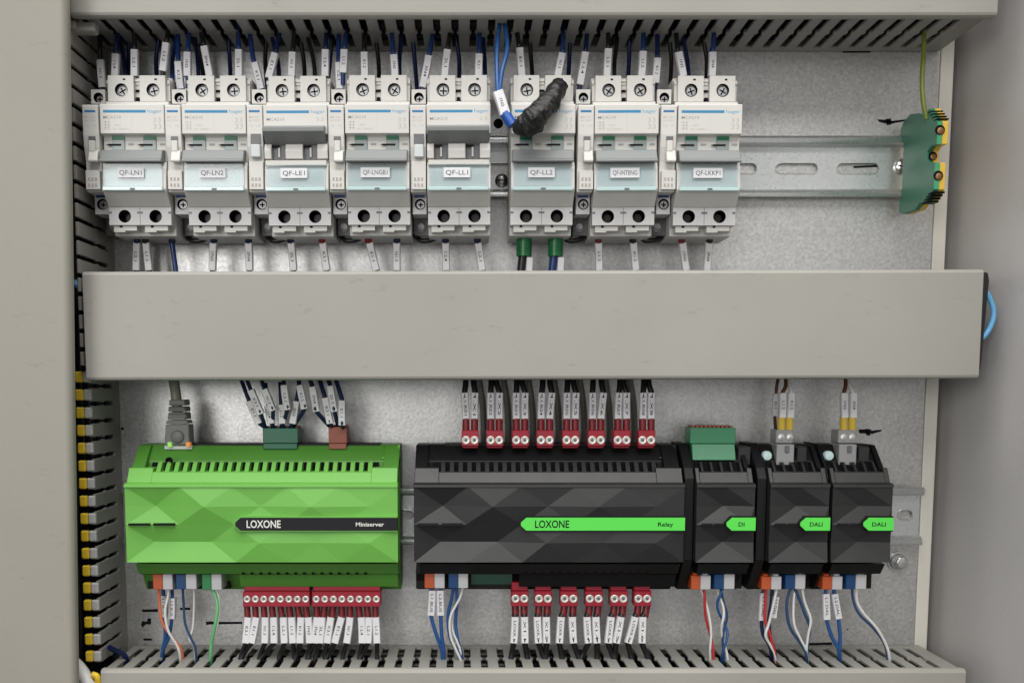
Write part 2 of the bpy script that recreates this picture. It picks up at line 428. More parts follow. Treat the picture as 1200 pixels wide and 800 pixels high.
for (hx, hy, hr) in ((566, 503.5, 1.5), (584, 145, 2.9), (143.5, 502, 0.9), (993, 737, 0.5)):
    c = P(hx, hy, 0)
    obj("screw_hole", MB().lathe(c, [(hr, 0.03), (0, 0.12)], 16), M['dark'], plt)

# =================================================================== CABLE DUCTS
def slot_levels(d0, d1):
    dm = (d0 + d1) / 2
    return [(d0, 1.1), (d0 + 0.9, 1.95), (dm - 2.2, 1.95), (dm - 1.1, 1.0), (dm + 1.1, 1.0), (dm + 2.2, 1.95), (d1 - 0.9, 1.95), (d1, 1.1)]
def slotted_wall(x0, x1, za, zb, pitch=10.0, phase=0.0, dend=60.0):       # horizontal wall between heights za < zb, slots along the depth
    mb = MB()
    lv = slot_levels(6.5, 56.0)
    xs = []
    x = x0 + phase
    while x + pitch < x1: xs.append(x); x += pitch
    def slab(xa, xb, da, db): mb.box(xa, xb, da, db, za, zb)
    if xs[0] - x0 > 0.05: slab(x0, xs[0], 1, dend)
    if x1 - (xs[-1] + pitch) > 0.05: slab(xs[-1] + pitch, x1, 1, dend)
    for x in xs:
        c = x + pitch / 2
        vs, fs = [], []
        rows = [(1, None)] + lv + [(dend, None)]
        K = len(lv)
        for z in (za, zb):
            for d, w in lv: vs += [(x, d, z), (c - w, d, z), (c + w, d, z), (x + pitch, d, z)]
            vs += [(x, 1, z), (x + pitch, 1, z), (x, dend, z), (x + pitch, dend, z)]
        T = 4 * K + 4
        for s in (0, 1):
            o = s * T
            for j in range(K - 1):
                a, bb = o + 4 * j, o + 4 * j + 4
                fs += [(a, a + 1, bb + 1, bb), (a + 2, a + 3, bb + 3, bb + 2)]
            q = o + 4 * K
            fs += [(q, q + 1, o + 3, o + 2, o + 1, o), (o + 4 * K - 4, o + 4 * K - 3, o + 4 * K - 2, o + 4 * K - 1, q + 3, q + 2)]
        for j in range(K - 1):
            a, bb = 4 * j, 4 * j + 4
            fs += [(a + 1, bb + 1, bb + 1 + T, a + 1 + T), (a + 2, bb + 2, bb + 2 + T, a + 2 + T)]
        fs += [(1, 2, 2 + T, 1 + T), (4 * K - 3, 4 * K - 2, 4 * K - 2 + T, 4 * K - 3 + T)]
        q = 4 * K
        fs += [(q, q + 1, q + 1 + T, q + T), (q + 2, q + 3, q + 3 + T, q + 2 + T)]
        mb.add(vs, fs)
    return mb
def hduct(label, xb0, xb1, xc0, xc1, zlo, zhi, tilt=0.0, phase=0.0):
    t = thing("cable_duct", ((xb0 + xb1) / 2, 1, zlo), label, "cable duct", "horizontal cable ducts across the plate")
    obj("lower_wall", slotted_wall(xb0, xb1, zlo, zlo + 1.6, phase=phase), M['ductwall'], t, bevel=0.3)
    obj("upper_wall", slotted_wall(xb0, xb1, zhi - 1.6, zhi, phase=phase), M['ductwall'], t, bevel=0.3)
    obj("base", MB().box(xb0, xb1, 0.4, 2.2, zlo + 1.7, zhi - 1.7), M['ductwall'], t)
    m = MB().prism_x([(57.5, zlo - 0.25), (57.5, zlo - 1.5), (61.5, zlo - 1.9), (63.3, zlo - 1.2), (63.8, zlo), (63.8, zhi), (63.3, zhi + 1.2), (61.5, zhi + 1.9), (57.5, zhi + 1.5), (57.5, zhi + 0.25),
                      (61.2, zhi + 0.25), (62.2, zhi - 0.8), (62.2, zlo + 0.8), (61.2, zlo - 0.25)], xc0, xc1)
    obj("cover", m, M['duct'], t)
    rb = random.Random(int(zlo * 10))
    m = MB()
    for row in range(4):
        for q in range(9):
            zz = zlo + 5 + (zhi - zlo - 10) * (q + .5) / 9 + rb.uniform(-1.5, 1.5); dd = 7 + row * 11 + rb.uniform(-2, 2)
            pts = [(xb0 + 3 + (xb1 - xb0 - 6) * i / 14, dd + rb.uniform(-2.5, 2.5), zz + rb.uniform(-1.2, 1.2)) for i in range(15)]
            m.tube(pts, rb.choice((2.2, 2.8, 3.2)), 6, 0)
    wb = obj("wire_bundle", m, [M['w_black'], M['w_navy']], t, smooth=60)
    wb['kind'] = 'stuff'
    t.rotation_euler.y = tilt
    return t
z_top_lo = PZ(61, 0)
top_duct = hduct("long grey slotted cable duct along the top edge, above the breakers", PX(88, 58, 0) - 4, PX(1100, 58, 0), PX(83, 10, 63.8), PX(1169, 10, 63.8), z_top_lo, z_top_lo + 60, phase=3.0)
z_mid_lo, z_mid_hi = PZ(444, 63.8) + 1.6, PZ(316.5, 63.8) - 1.9
mid_duct = hduct("long grey cable duct with flat cover across the middle of the panel", PX(104, 380, 60), PX(1146.5, 380, 62), PX(99, 380, 63.8), PX(1150, 380, 63.8), z_mid_lo, z_mid_hi, tilt=-0.0026, phase=4.0)
xe = PX(1150, 380, 63.8)
obj("end_shade", MB().prism_d([(xe + 0.1, z_mid_lo + 3), (xe + 2.2, z_mid_lo + 3), (xe + 4.6, z_mid_hi - 4), (xe + 3.6, z_mid_hi + .5), (xe + .1, z_mid_hi + .5)], 6, 61.5), M['w_black'], mid_duct, bevel=0.6)  # black piece standing in for the shade inside the open duct end
z_bot_hi = PZ(785, 62) - 1.0
bot_duct = hduct("long grey slotted cable duct along the bottom edge, below the control units", PX(119, 790, 60), PX(1076, 755, 0), PX(118, 787, 63.8), PX(1132, 787, 63.8), z_bot_hi - 60, z_bot_hi, phase=2.0)

# vertical duct at the left: open fingers
XV = PX(141, 490, 0)
vd = thing("cable_duct", (XV - 20, 1, ZB), "upright grey finger duct with yellow tips along the left side", "cable duct")
obj("base", MB().box(XV - 40, XV, 0.4, 2.2, ZB, ZT), M['ductwall'], vd)
obj("back_strip", MB().box(XV - 1.8, XV, 2.3, 11, ZB, ZT), M['ductwall'], vd)
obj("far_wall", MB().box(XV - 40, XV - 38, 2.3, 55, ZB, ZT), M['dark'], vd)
m = MB()
rb = random.Random(5)
for row in range(3):
    for q in range(6):
        xx = XV - 35 + 30 * (q + .5) / 6 + rb.uniform(-1, 1); dd = 8 + row * 11 + rb.uniform(-2, 2)
        m.tube([(xx + rb.uniform(-1.2, 1.2), dd + rb.uniform(-2, 2), ZB + (ZT - ZB) * i / 12) for i in range(13)], rb.choice((2.2, 2.8)), 6, 0)
wb = obj("wire_bundle", m, [M['w_black'], M['w_navy']], vd, smooth=60); wb['kind'] = 'stuff'
DT = 46.0
def finger_mesh(DT):
    out = [(11, -5.0), (12.5, -3.75), (27, -3.75), (28, -4.4), (30.5, -4.4), (31.5, -3.75), (DT, -3.75), (DT, 3.75), (31.5, 3.75), (30.5, 4.4), (28, 4.4), (27, 3.75), (12.5, 3.75), (11, 5.0)]
    m = MB().prism_x(out, -1.8, 0)
    return m
zf = PZ(22, 56)
k = 0
while True:
    z = zf - 10.0 * k
    if z < PZ(775, 50): break
    def mk(name, m, ma, bev=0.0):
        key = ("finger", name, upper)
        if key not in CACHE: CACHE[key] = m.mesh(name, [ma], (0, 0, 0), bev)
        o = bpy.data.objects.new(name, CACHE[key]); COL.objects.link(o)
        return o
    upper = z > z_mid_lo + 3
    f = mk("finger", finger_mesh(57.0 if upper else DT), M['ductwall'], 0.25); f.parent = vd
    og = ORG[vd.name]
    f.location = ((XV - og[0]) * S, og[1] * S, (z - og[2]) * S)
    if not upper:
        h = mk("finger_lip", MB().box(-4.0, 0.25, DT, DT + 3, -3.1, 3.1), M['lip'], 0.8); h.parent = f
        y = mk("yellow_tip", MB().box(-8.6, -4.2, DT - 1, DT + 2.8, -3.1, 3.1), M['yellow'], 0.7); y.parent = f
    k += 1
# pale tab at the top left corner of the duct
c0 = P(99, 30, 58)
tab = obj("retaining_clip", MB().box(c0[0] - 9, c0[0] + 5, 50, 57, c0[2] - 2.8, c0[2] + 2.2).box(c0[0] - 9.2, c0[0] - 4.5, 57, 59, c0[2] - 2.2, c0[2] + 2.4), M['duct'], vd, bevel=0.7)

# =================================================================== DIN RAILS
def din_rail(label, zc, x0, x1, slots):
    t = thing("mounting_rail", ((x0 + x1) / 2, 0, zc), label, "rail", "zinc mounting rails")
    m = MB()
    m.prism_x([(7.4, zc + 12.6), (8.2, zc + 13.4), (8.2, zc + 16.2), (7.2, zc + 17.6), (6.0, zc + 17.6), (7.0, zc + 13.6), (1.8, zc + 13.6), (1.8, zc + 12.6)], x0, x1)
    m.prism_x([(5.4, zc - 12.6), (7.2, zc - 13.8), (8.2, zc - 15.4), (8.4, zc - 17.6), (7.2, zc - 17.6), (7.0, zc - 15.4), (5.6, zc - 14.4), (1.8, zc - 13.8), (1.8, zc - 12.6)], x0, x1)
    obj("rail_flange", m, M['rail'], t, bevel=0.25, smooth=50)
    # web with long slots
    w = MB(); xs = x0
    for (a, bb) in slots:
        w.box(xs, a, 0.6, 1.8, zc - 13.4, zc + 13.4)
        r = 3.1; cs = [(a + r - r * math.sin(t_), r * math.cos(t_)) for t_ in [math.pi * i / 8 for i in range(9)]]
        ce = [(bb - r + r * math.sin(t_), r * math.cos(t_)) for t_ in [math.pi * i / 8 for i in range(9)]]
        top = [(a, 13.4)] + [(bb, 13.4)]
        # upper half and lower half around the slot, built from thin columns
        cols = sorted(set([round(x, 4) for x, _ in cs] + [round(x, 4) for x, _ in ce]))
        def half(x):
            if x < a + r: return math.sqrt(max(0, r * r - (a + r - x) ** 2))
            if x > bb - r: return math.sqrt(max(0, r * r - (x - bb + r) ** 2))
            return r
        for i in range(len(cols) - 1):
            xa_, xb_ = cols[i], cols[i + 1]; ha, hb = half(xa_), half(xb_)
            for s in (1, -1):
                w.prism_d([(xa_, zc + s * ha), (xb_, zc + s * hb), (xb_, zc + s * 13.4), (xa_, zc + s * 13.4)], 0.6, 1.8)
        ring = [(x_, 1.9, zc + z_) for x_, z_ in ce] + [(x_, 1.9, zc - z_) for x_, z_ in cs][::-1]
        ring = [(x_, 1.9, zc + z_) for x_, z_ in cs[::-1]] + [(x_, 1.9, zc + z_) for x_, z_ in ce] + [(cs[-1][0], 1.9, zc + cs[-1][1])]
        obj("slot_highlight", MB().tube(ring, 0.42, 6), M['steel'], t, smooth=60)  # raised bright ring added to draw a highlight round the slot
        xs = bb
    w.box(xs, x1, 0.6, 1.8, zc - 13.4, zc + 13.4)
    obj("rail_web", w, M['rail'], t)
    return t
zr1 = PZ(196.5, 4)
sl = []
xr1 = PX(1066, 196, 2)
s0 = PX(909, 195, 1.8)
for kx in range(-14, 3):
    a = s0 + kx * 36.2
    if a > -205 and a + 25 < xr1 - 8: sl.append((a, a + 25))
rail1 = din_rail("zinc rail with long slots carrying the row of white breakers", zr1, XV + 2, xr1 + 2, sl)
def rail_screw(px, py, d, rail, r=4.6):
    c = P(px, py, d)
    m = MB().lathe(c, [(r, 0), (r, 1.2), (r * 0.8, 2.0), (r * 0.35, 2.5), (r * 0.3, 1.6), (0, 1.6)], 20)
    o = obj("rail_screw", m, M['steel'], rail, smooth=40)
    obj("screw_slot", MB().box(c[0] - r * 0.7, c[0] + r * 0.7, c[1] + 2.1, c[1] + 2.6, c[2] - 0.35, c[2] + 0.35), M['dark'], o)
rail_screw(1057, 195.5, 1.9, rail1)
rail_screw(588, 212, 1.9, rail1, 4.0)
o_ = PX(1000, 195, 0.2)
pen([[(1000, 194.8), (1032, 193.2), (1032, 195.6), (1000, 197.2)]])
zr2 = PZ(603.5, 4)
a2 = PX(1051, 605, 1.8)
xr2 = PX(1079, 600, 4)
rail2 = din_rail("zinc rail behind the green and black control units in the lower row", zr2, XV + 2, xr2, [(a2 - 36.2 * i, a2 - 36.2 * i + (25 if i else 18)) for i in (16, 8, 1, 0)] if False else [(PX(480, 604, 1.8) - 20, PX(480, 604, 1.8) + 3), (a2 + 0.5, xr2 - 4)])
# bolt under the lower rail
c = P(1051, 657, 0.2)
bolt = thing("plate_bolt", c, "shiny hex bolt with washers in the plate beside the last unit", "bolt")
obj("washer", MB().lathe(c, [(6.0, 0), (6.2, 0.6), (6.0, 1.3), (3, 1.3)], 24), M['steel'], bolt, smooth=40)
obj("spring_washer", MB().lathe((c[0], c[1] + 1.3, c[2] - 0.2), [(4.9, 0), (5.0, 1.2), (4.6, 1.9)], 24), M['screwhead'], bolt, smooth=40)
obj("bolt_head", MB().lathe((c[0] + 0.5, c[1] + 3.2, c[2]), [(4.1, 0), (4.1, 3.0), (3.5, 3.8), (0, 4.0)], 6), M['steel'], bolt, bevel=0.4)

# =================================================================== CIRCUIT BREAKERS
W = 34.7
def Zs(y, d): return PZ(y, d)
def screw_geo(c, r, mi=0, slot=True):
    m = MB().lathe(c, [(r, -1.5), (r, 0), (r * 0.9, 0.25), (0, 0.3)], 16, mi)
    return m
def breaker_parts(t, X, up, txt, skip=()):
    k = 'b'
    base_z = Zs(277, 38)
    og = ORG[t.name]
    z122, z157 = Zs(122, 56), Zs(157, 56)
    def O(name, m, mats, key, **kw): return obj(name, m, mats, t, key=(k, key), **kw)
    # body --------------------------------------------------
    m = MB()
    m.box(X + 0.1, X + W - 0.1, 9, 38, base_z, Zs(92, 38), 2)
    m.prism_x([(38, z122), (38, Zs(118, 46)), (46, Zs(119.5, 46)), (47, z122), (55.6, z122), (56, z122 - .4), (56, z157), (52, z157 - 0.5), (51.2, z157 - 1), (51.2, Zs(190, 51.2)), (38, Zs(190, 51.2))], X + 0.1, X + W - 0.1)
    m.prism_x([(38, Zs(190.3, 51.2)), (53.2, Zs(190.3, 53.2)), (55, Zs(198, 55)), (56, Zs(222, 56)), (55.3, Zs(224.5, 56)), (47.2, Zs(243, 47)), (38, Zs(243, 47))], X + 0.1, X + W - 0.1)
    obj("body", m, [M['white'], M['dark'], M['whitelow']], t, key=(k, 'body'), bevel=0.25)
    # terminal blocks ----------------------------------------
    for i, x0 in enumerate((X + 1.6, X + 18.9)):
        mm = MB().holeplate(x0, x0 + 14.0, Zs(119.3, 46), Zs(89, 46), 38.2, 46, x0 + 7.2, Zs(106, 46), 3.55, 4.5)
        mm.box(x0 + 8.2, x0 + 9.6, 46.0, 46.06, Zs(94.5, 46), Zs(92.5, 46), 1)
        tb = obj("upper_terminal", mm, [M['white'], M['dark']], t, key=(k, 'ut', i))
        c = (x0 + 7.5, 44.2, Zs(106.5, 46))
        sc = screw_geo(c, 2.7)
        a = random.uniform(0, 1.57)
        for q in (a, a + math.pi / 2):
            dx, dz = math.cos(q), math.sin(q)
            sc.prism_d([(c[0] + dx * 2 - dz * .35, c[2] + dz * 2 + dx * .35), (c[0] - dx * 2 - dz * .35, c[2] - dz * 2 + dx * .35), (c[0] - dx * 2 + dz * .35, c[2] - dz * 2 - dx * .35), (c[0] + dx * 2 + dz * .35, c[2] + dz * 2 - dx * .35)], c[1] + 0.31, c[1] + 0.36, 1)
        obj("terminal_screw", sc, [M['screwhead'], M['dark']], tb, key=(k, 'us', i, txt), smooth=40)
    mm = MB().box(X + 0.2, X + W - 0.2, 38.1, 42.5, Zs(119, 42.5), Zs(98, 42.5))
    mm.box(X + 15.8, X + 18.7, 42.5, 44, Zs(96, 44), Zs(94, 44)).box(X + 15.8, X + 18.7, 38.1, 43.2, Zs(100, 43), Zs(93.5, 43))
    mm.box(X + 15.9, X + 18.6, 42.6, 43.4, Zs(108.5, 43), Zs(106, 43), 1).box(X + 16.4, X + 18.3, 43, 45.6, Zs(120, 45), Zs(115, 45), 1)
    mm.box(X - 0.0, X + 1.2, 38, 43.5, Zs(99, 43), Zs(95, 43)).box(X + W - 1.4, X + W - .1, 38, 43.5, Zs(99, 43), Zs(95, 43))
    obj("terminal_barrier", mm, [M['white'], M['dark']], t, key=(k, 'bar'))
    for i, x0 in enumerate((X + 0.2, X + W / 2 + 0.1)):
        cx = x0 + (8.6 if i == 0 else 8.4)
        mm = MB().holeplate(x0, x0 + W / 2 - 0.3, Zs(264, 47), Zs(243.3, 47), 38.2, 47, cx, Zs(253.8, 47), 3.5, 8.4)
        lt = obj("lower_terminal", mm, [M['whitelow'], M['dark']], t, key=(k, 'lt', i))
        obj("terminal_screw", screw_geo((cx + 0.5, 39.6, Zs(254.5, 44)), 2.5), [M['screwdark'], M['dark']], lt, key=(k, 'ls', i), smooth=40)
        cl = MB().box(x0 + 1.8, x0 + 14.5, 38.2, 45.2, Zs(270.5, 45), Zs(265.2, 45)).box(x0 + 1.8, x0 + 8, 38.2, 45.0, Zs(272.3, 45), Zs(270.5, 45)).box(x0 + 5.2, x0 + 6.6, 45.1, 45.7, Zs(267, 45), Zs(264.8, 45), 1)
        obj("rail_clip", cl, [M['white'], M['dark']], t, key=(k, 'cl', i))
    mm = MB().box(X + W / 2 - 1.6, X + W / 2 + 1.6, 47.02, 47.3, Zs(250.5, 47), Zs(248.5, 47)).box(X + 0.3, X + 1.8, 47.02, 47.3, Zs(250.5, 47), Zs(248.5, 47)).box(X + W - 1.8, X + W - .3, 47.02, 47.3, Zs(250.5, 47), Zs(248.5, 47))
    mm.box(X + W / 2 - 0.12, X + W / 2 + 0.12, 47.02, 47.1, Zs(263, 47), Zs(244, 47))
    obj("joint_clip", mm, M['slotgrey'], t, key=(k, 'jc'))
    # toggle zone ----------------------------------------------
    px = W / 76.0                 # millimetres per photo pixel on the front
    if not up:
        for u0 in (10.5, 48.0):
            x0 = X + u0 * px
            ind = obj("indicator", MB().box(x0, x0 + 15 * px, 51.2, 52.2, Zs(176.5, 52), Zs(159.5, 52)), M['indgrey'], t, key=(k, 'ind', u0), bevel=0.2)
            obj("green_flag", MB().box(x0 + .2, x0 + 15 * px - .2, 52.2, 52.45, Zs(164.8, 52), Zs(159.8, 52)), M['greentag'], ind, key=(k, 'fl', u0))
            obj("arrow_print", MB().box(x0 - 1.0, x0 + 11 * px, 52.3, 52.36, Zs(171.5, 52), Zs(169.3, 52)).add([(x0 - 3.4, 52.33, Zs(170.4, 52)), (x0 - 1.0, 52.33, Zs(169.0, 52)), (x0 - 1.0, 52.33, Zs(171.8, 52))], [(0, 1, 2)]), M['ink'], ind, key=(k, 'ap', u0))
            mm = MB().box(x0 + 19 * px, x0 + 25.5 * px, 51.22, 51.3, Zs(171, 51), Zs(168.6, 51))
            obj("rating_print", mm, M['inkgrey'], t, key=(k, 'rp', u0))
        lev = MB().prism_x([(51.3, Zs(176.5, 51)), (57, Zs(176, 57)), (59.8, Zs(186.3, 60)), (61.3, Zs(187.5, 61)), (61.3, Zs(189.8, 61)), (60.2, Zs(190.6, 60)), (52, Zs(190.0, 52))], X + 0.5, X + W - 1.1)
        obj("lever", lev, M['lever'], t, key=(k, 'lev'), bevel=0.3)
    else:
        for u0 in (9.0, 46.5):
            x0 = X + u0 * px
            g = obj("toggle_slot", MB().box(x0, x0 + 16 * px, 51.2, 52.0, Zs(187.5, 52), Zs(170, 52)), M['slotgrey'], t, key=(k, 'ts', u0))
            obj("toggle_rib", MB().box(x0 + 7 * px, x0 + 9 * px, 52, 53.2, Zs(184, 53), Zs(173, 53)), M['winback'], g, key=(k, 'tr', u0))
            obj("arrow_print", MB().box(x0 - 3 * px, x0 + 9 * px, 53.3, 53.4, Zs(173, 53), Zs(170.6, 53)), M['ink'], g, key=(k, 'ap2', u0))
        mm = MB()
        for a, bb in ((0.4, 8.6), (25.4, 45.9), (63, 75.4)):
            mm.prism_x([(51.2, Zs(187.8, 51)), (55.5, Zs(186, 55.5)), (56, Zs(176, 56)), (54.5, Zs(169, 54.5)), (51.2, Zs(168, 51))], X + a * px, X + bb * px)
        obj("toggle_cheek", mm, M['white'], t, key=(k, 'tc'), bevel=0.3)
        lev = MB().prism_x([(56.1, Zs(152, 56)), (56.1, Zs(147, 57)), (60.5, Zs(147.2, 60.5)), (62.2, Zs(148.5, 62)), (62.2, Zs(154, 62)), (61, Zs(155.5, 61)), (52.8, Zs(170, 52.8)), (51.3, Zs(168, 52.8)), (51.3, Zs(160, 52.8)), (53, Zs(159.5, 53))], X + 0.5, X + W - 1.1)
        obj("lever", lev, M['lever'], t, key=(k, 'levup'), bevel=0.3)
        obj("window_lip", MB().box(X + 0.8, X + W - 0.8, 53, 57.2, Zs(194, 57), Zs(187.8, 57)), M['white'], t, key=(k, 'wl'), bevel=0.3)
    # label window -----------------------------------------------
    win = obj("label_window", MB().prism_x([(53.4, Zs(192, 54)), (55.6, Zs(198, 55.6)), (56.6, Zs(218.5, 56.6)), (55.2, Zs(218.5, 56))], X + 1.2, X + W - 1.6), M['winback'], t, key=(k, 'win'))
    obj("window_pane", MB().prism_x([(57.5, Zs(192.5, 57.5)), (57.9, Zs(192.5, 57.5)), (57.4, Zs(218.6, 57.5)), (57.0, Zs(218.6, 57.5))], X + 1.4, X + W - 1.8), M['glass'], win, key=(k, 'pane'))
    m_ = MB().box(X + 1.0, X + W - 1.4, 56.0, 59.0, Zs(223.5, 59), Zs(218.8, 59)); 
    obj("window_edge", m_, M['teal'], win, key=(k, 'edge'), bevel=0.3)
    obj("window_latch", MB().box(X + W / 2 - 1.3, X + W / 2 + 1.3, 59.0, 59.4, Zs(222.6, 59), Zs(220.6, 59)), M['slotgrey'], win, key=(k, 'latch'))
    # paper label
    x0 = X + (20 if len(txt) < 8 else 18.5) * px; x1 = X + (51.5 if len(txt) < 8 else 53) * px
    pl = obj("paper_label", MB().prism_x([(57.95, Zs(197, 58)), (58.3, Zs(197, 58)), (58.3, Zs(208.6, 58)), (57.95, Zs(208.6, 58))], x0, x1), M['paper'], t)
    obj("label_print", MB().text(txt, (x0 + x1) / 2, Zs(205.4, 58), 58.36, 2.35, 0, width=(x1 - x0) * 0.84, align='c'), M['labelink'], pl)
    # front print
    f = MB()
    D = 56.03
    f.box(X + 4 * px, X + 54.5 * px, 56.0, D, Zs(132.6, D), Zs(129.4, D), 0)
    if True: f.text("hager", X + 56.5 * px, Zs(132.6, D), D + 0.01, 1.75, 1, width=17 * px)
    if not up:
        f.text("MCA210", X + 4 * px, Zs(139.5, D), D, 1.55, 2, width=21 * px)
        for q, s in enumerate(("C10", "230V")): pass
        for a in (63, 68.5):
            f.text("3", X + a * px, Zs(143.5, D), D, 2.3, 3, width=3.4 * px); f.text("3", X + a * px, Zs(151.5, D), D, 2.7, 3, width=3.8 * px)
        for yy in (143.5, 147, 150.5):
            f.box(X + 4 * px, X + 12 * px, 56.0, D, Zs(yy + .35, D), Zs(yy - .35, D), 3)
        for a in (6, 10): f.box(X + a * px, X + (a + .8) * px, 56.0, D, Zs(153, D), Zs(142, D), 3)
        f.text("400V", X + 17 * px, Zs(148.2, D), D, 0.95, 3, width=8 * px)
        f.text("IEC 60898-1", X + 15 * px, Zs(152.6, D), D, 0.9, 3, width=19 * px)
        f.box(X + W / 2 - .05, X + W / 2 + .05, 56.0, D, Zs(156, D), Zs(134, D), 3)
        f.box(X + .6, X + W - .8, 56.0, D, Zs(156.8, D), Zs(156.2, D), 3)
    else:
        f.text("MCA210", X + 4 * px, Zs(141.3, D), D, 1.55, 2, width=21 * px)
        for a in (63, 68.5): f.text("3", X + a * px, Zs(141.8, D), D, 1.9, 3, width=3.0 * px)
    obj("front_print", f, [M['inkblue'] if False else M['inkcyan2'], M['inkcyan'], M['inkgrey'], M['inkfaint']], t, key=(k, 'fp', up))
M['inkcyan2'] = mat("stripe_blue_print", (0.03, 0.24, 0.45, 1), 0.5)
M['inkfaint'] = mat("faint_grey_print", (0.50, 0.485, 0.46, 1), 0.6)

BX = [117.5, 213.3, 309.0, 404.3, 500.3, 599.0, 697.3, 794.3]
TXT = ["QF-LN1", "QF-LN2", "QF-LE1", "QF-LNGB1", "QF-LL1", "QF-LL2", "QF-INTENG", "QF-LKKP1"]
UPS = [False, False, True, False, True, False, False, False]
BLAB = ["white two pole breaker labelled QF-LN1, first in the row, lever down",
        "white two pole breaker labelled QF-LN2, lever down, left of the breaker QF-LE1",
        "white two pole breaker labelled QF-LE1 with its grey lever flipped up",
        "white two pole breaker labelled QF-LNGB1, lever down, between two breakers with raised levers",
        "white two pole breaker labelled QF-LL1, lever up, beside the gap in the row",
        "white two pole breaker labelled QF-LL2, partly covered by a black taped wire",
        "white two pole breaker labelled QF-INTENG, second from the right end of the row",
        "white two pole breaker labelled QF-LKKP1, last in the row beside the bare rail"]
bx_mm = []
for i, px0 in enumerate(BX):
    X = PX(px0, 150, 56); bx_mm.append(X)
    t = thing("circuit_breaker", (X + W / 2, 9, Zs(277, 38)), BLAB[i], "circuit breaker", "white circuit breakers on the upper rail")
    breaker_parts(t, X, UPS[i], TXT[i])
    t.location.z += random.uniform(-.35, .35) * S; t.location.y += random.uniform(-.3, .3) * S; t.rotation_euler.y = random.uniform(-.006, .006)

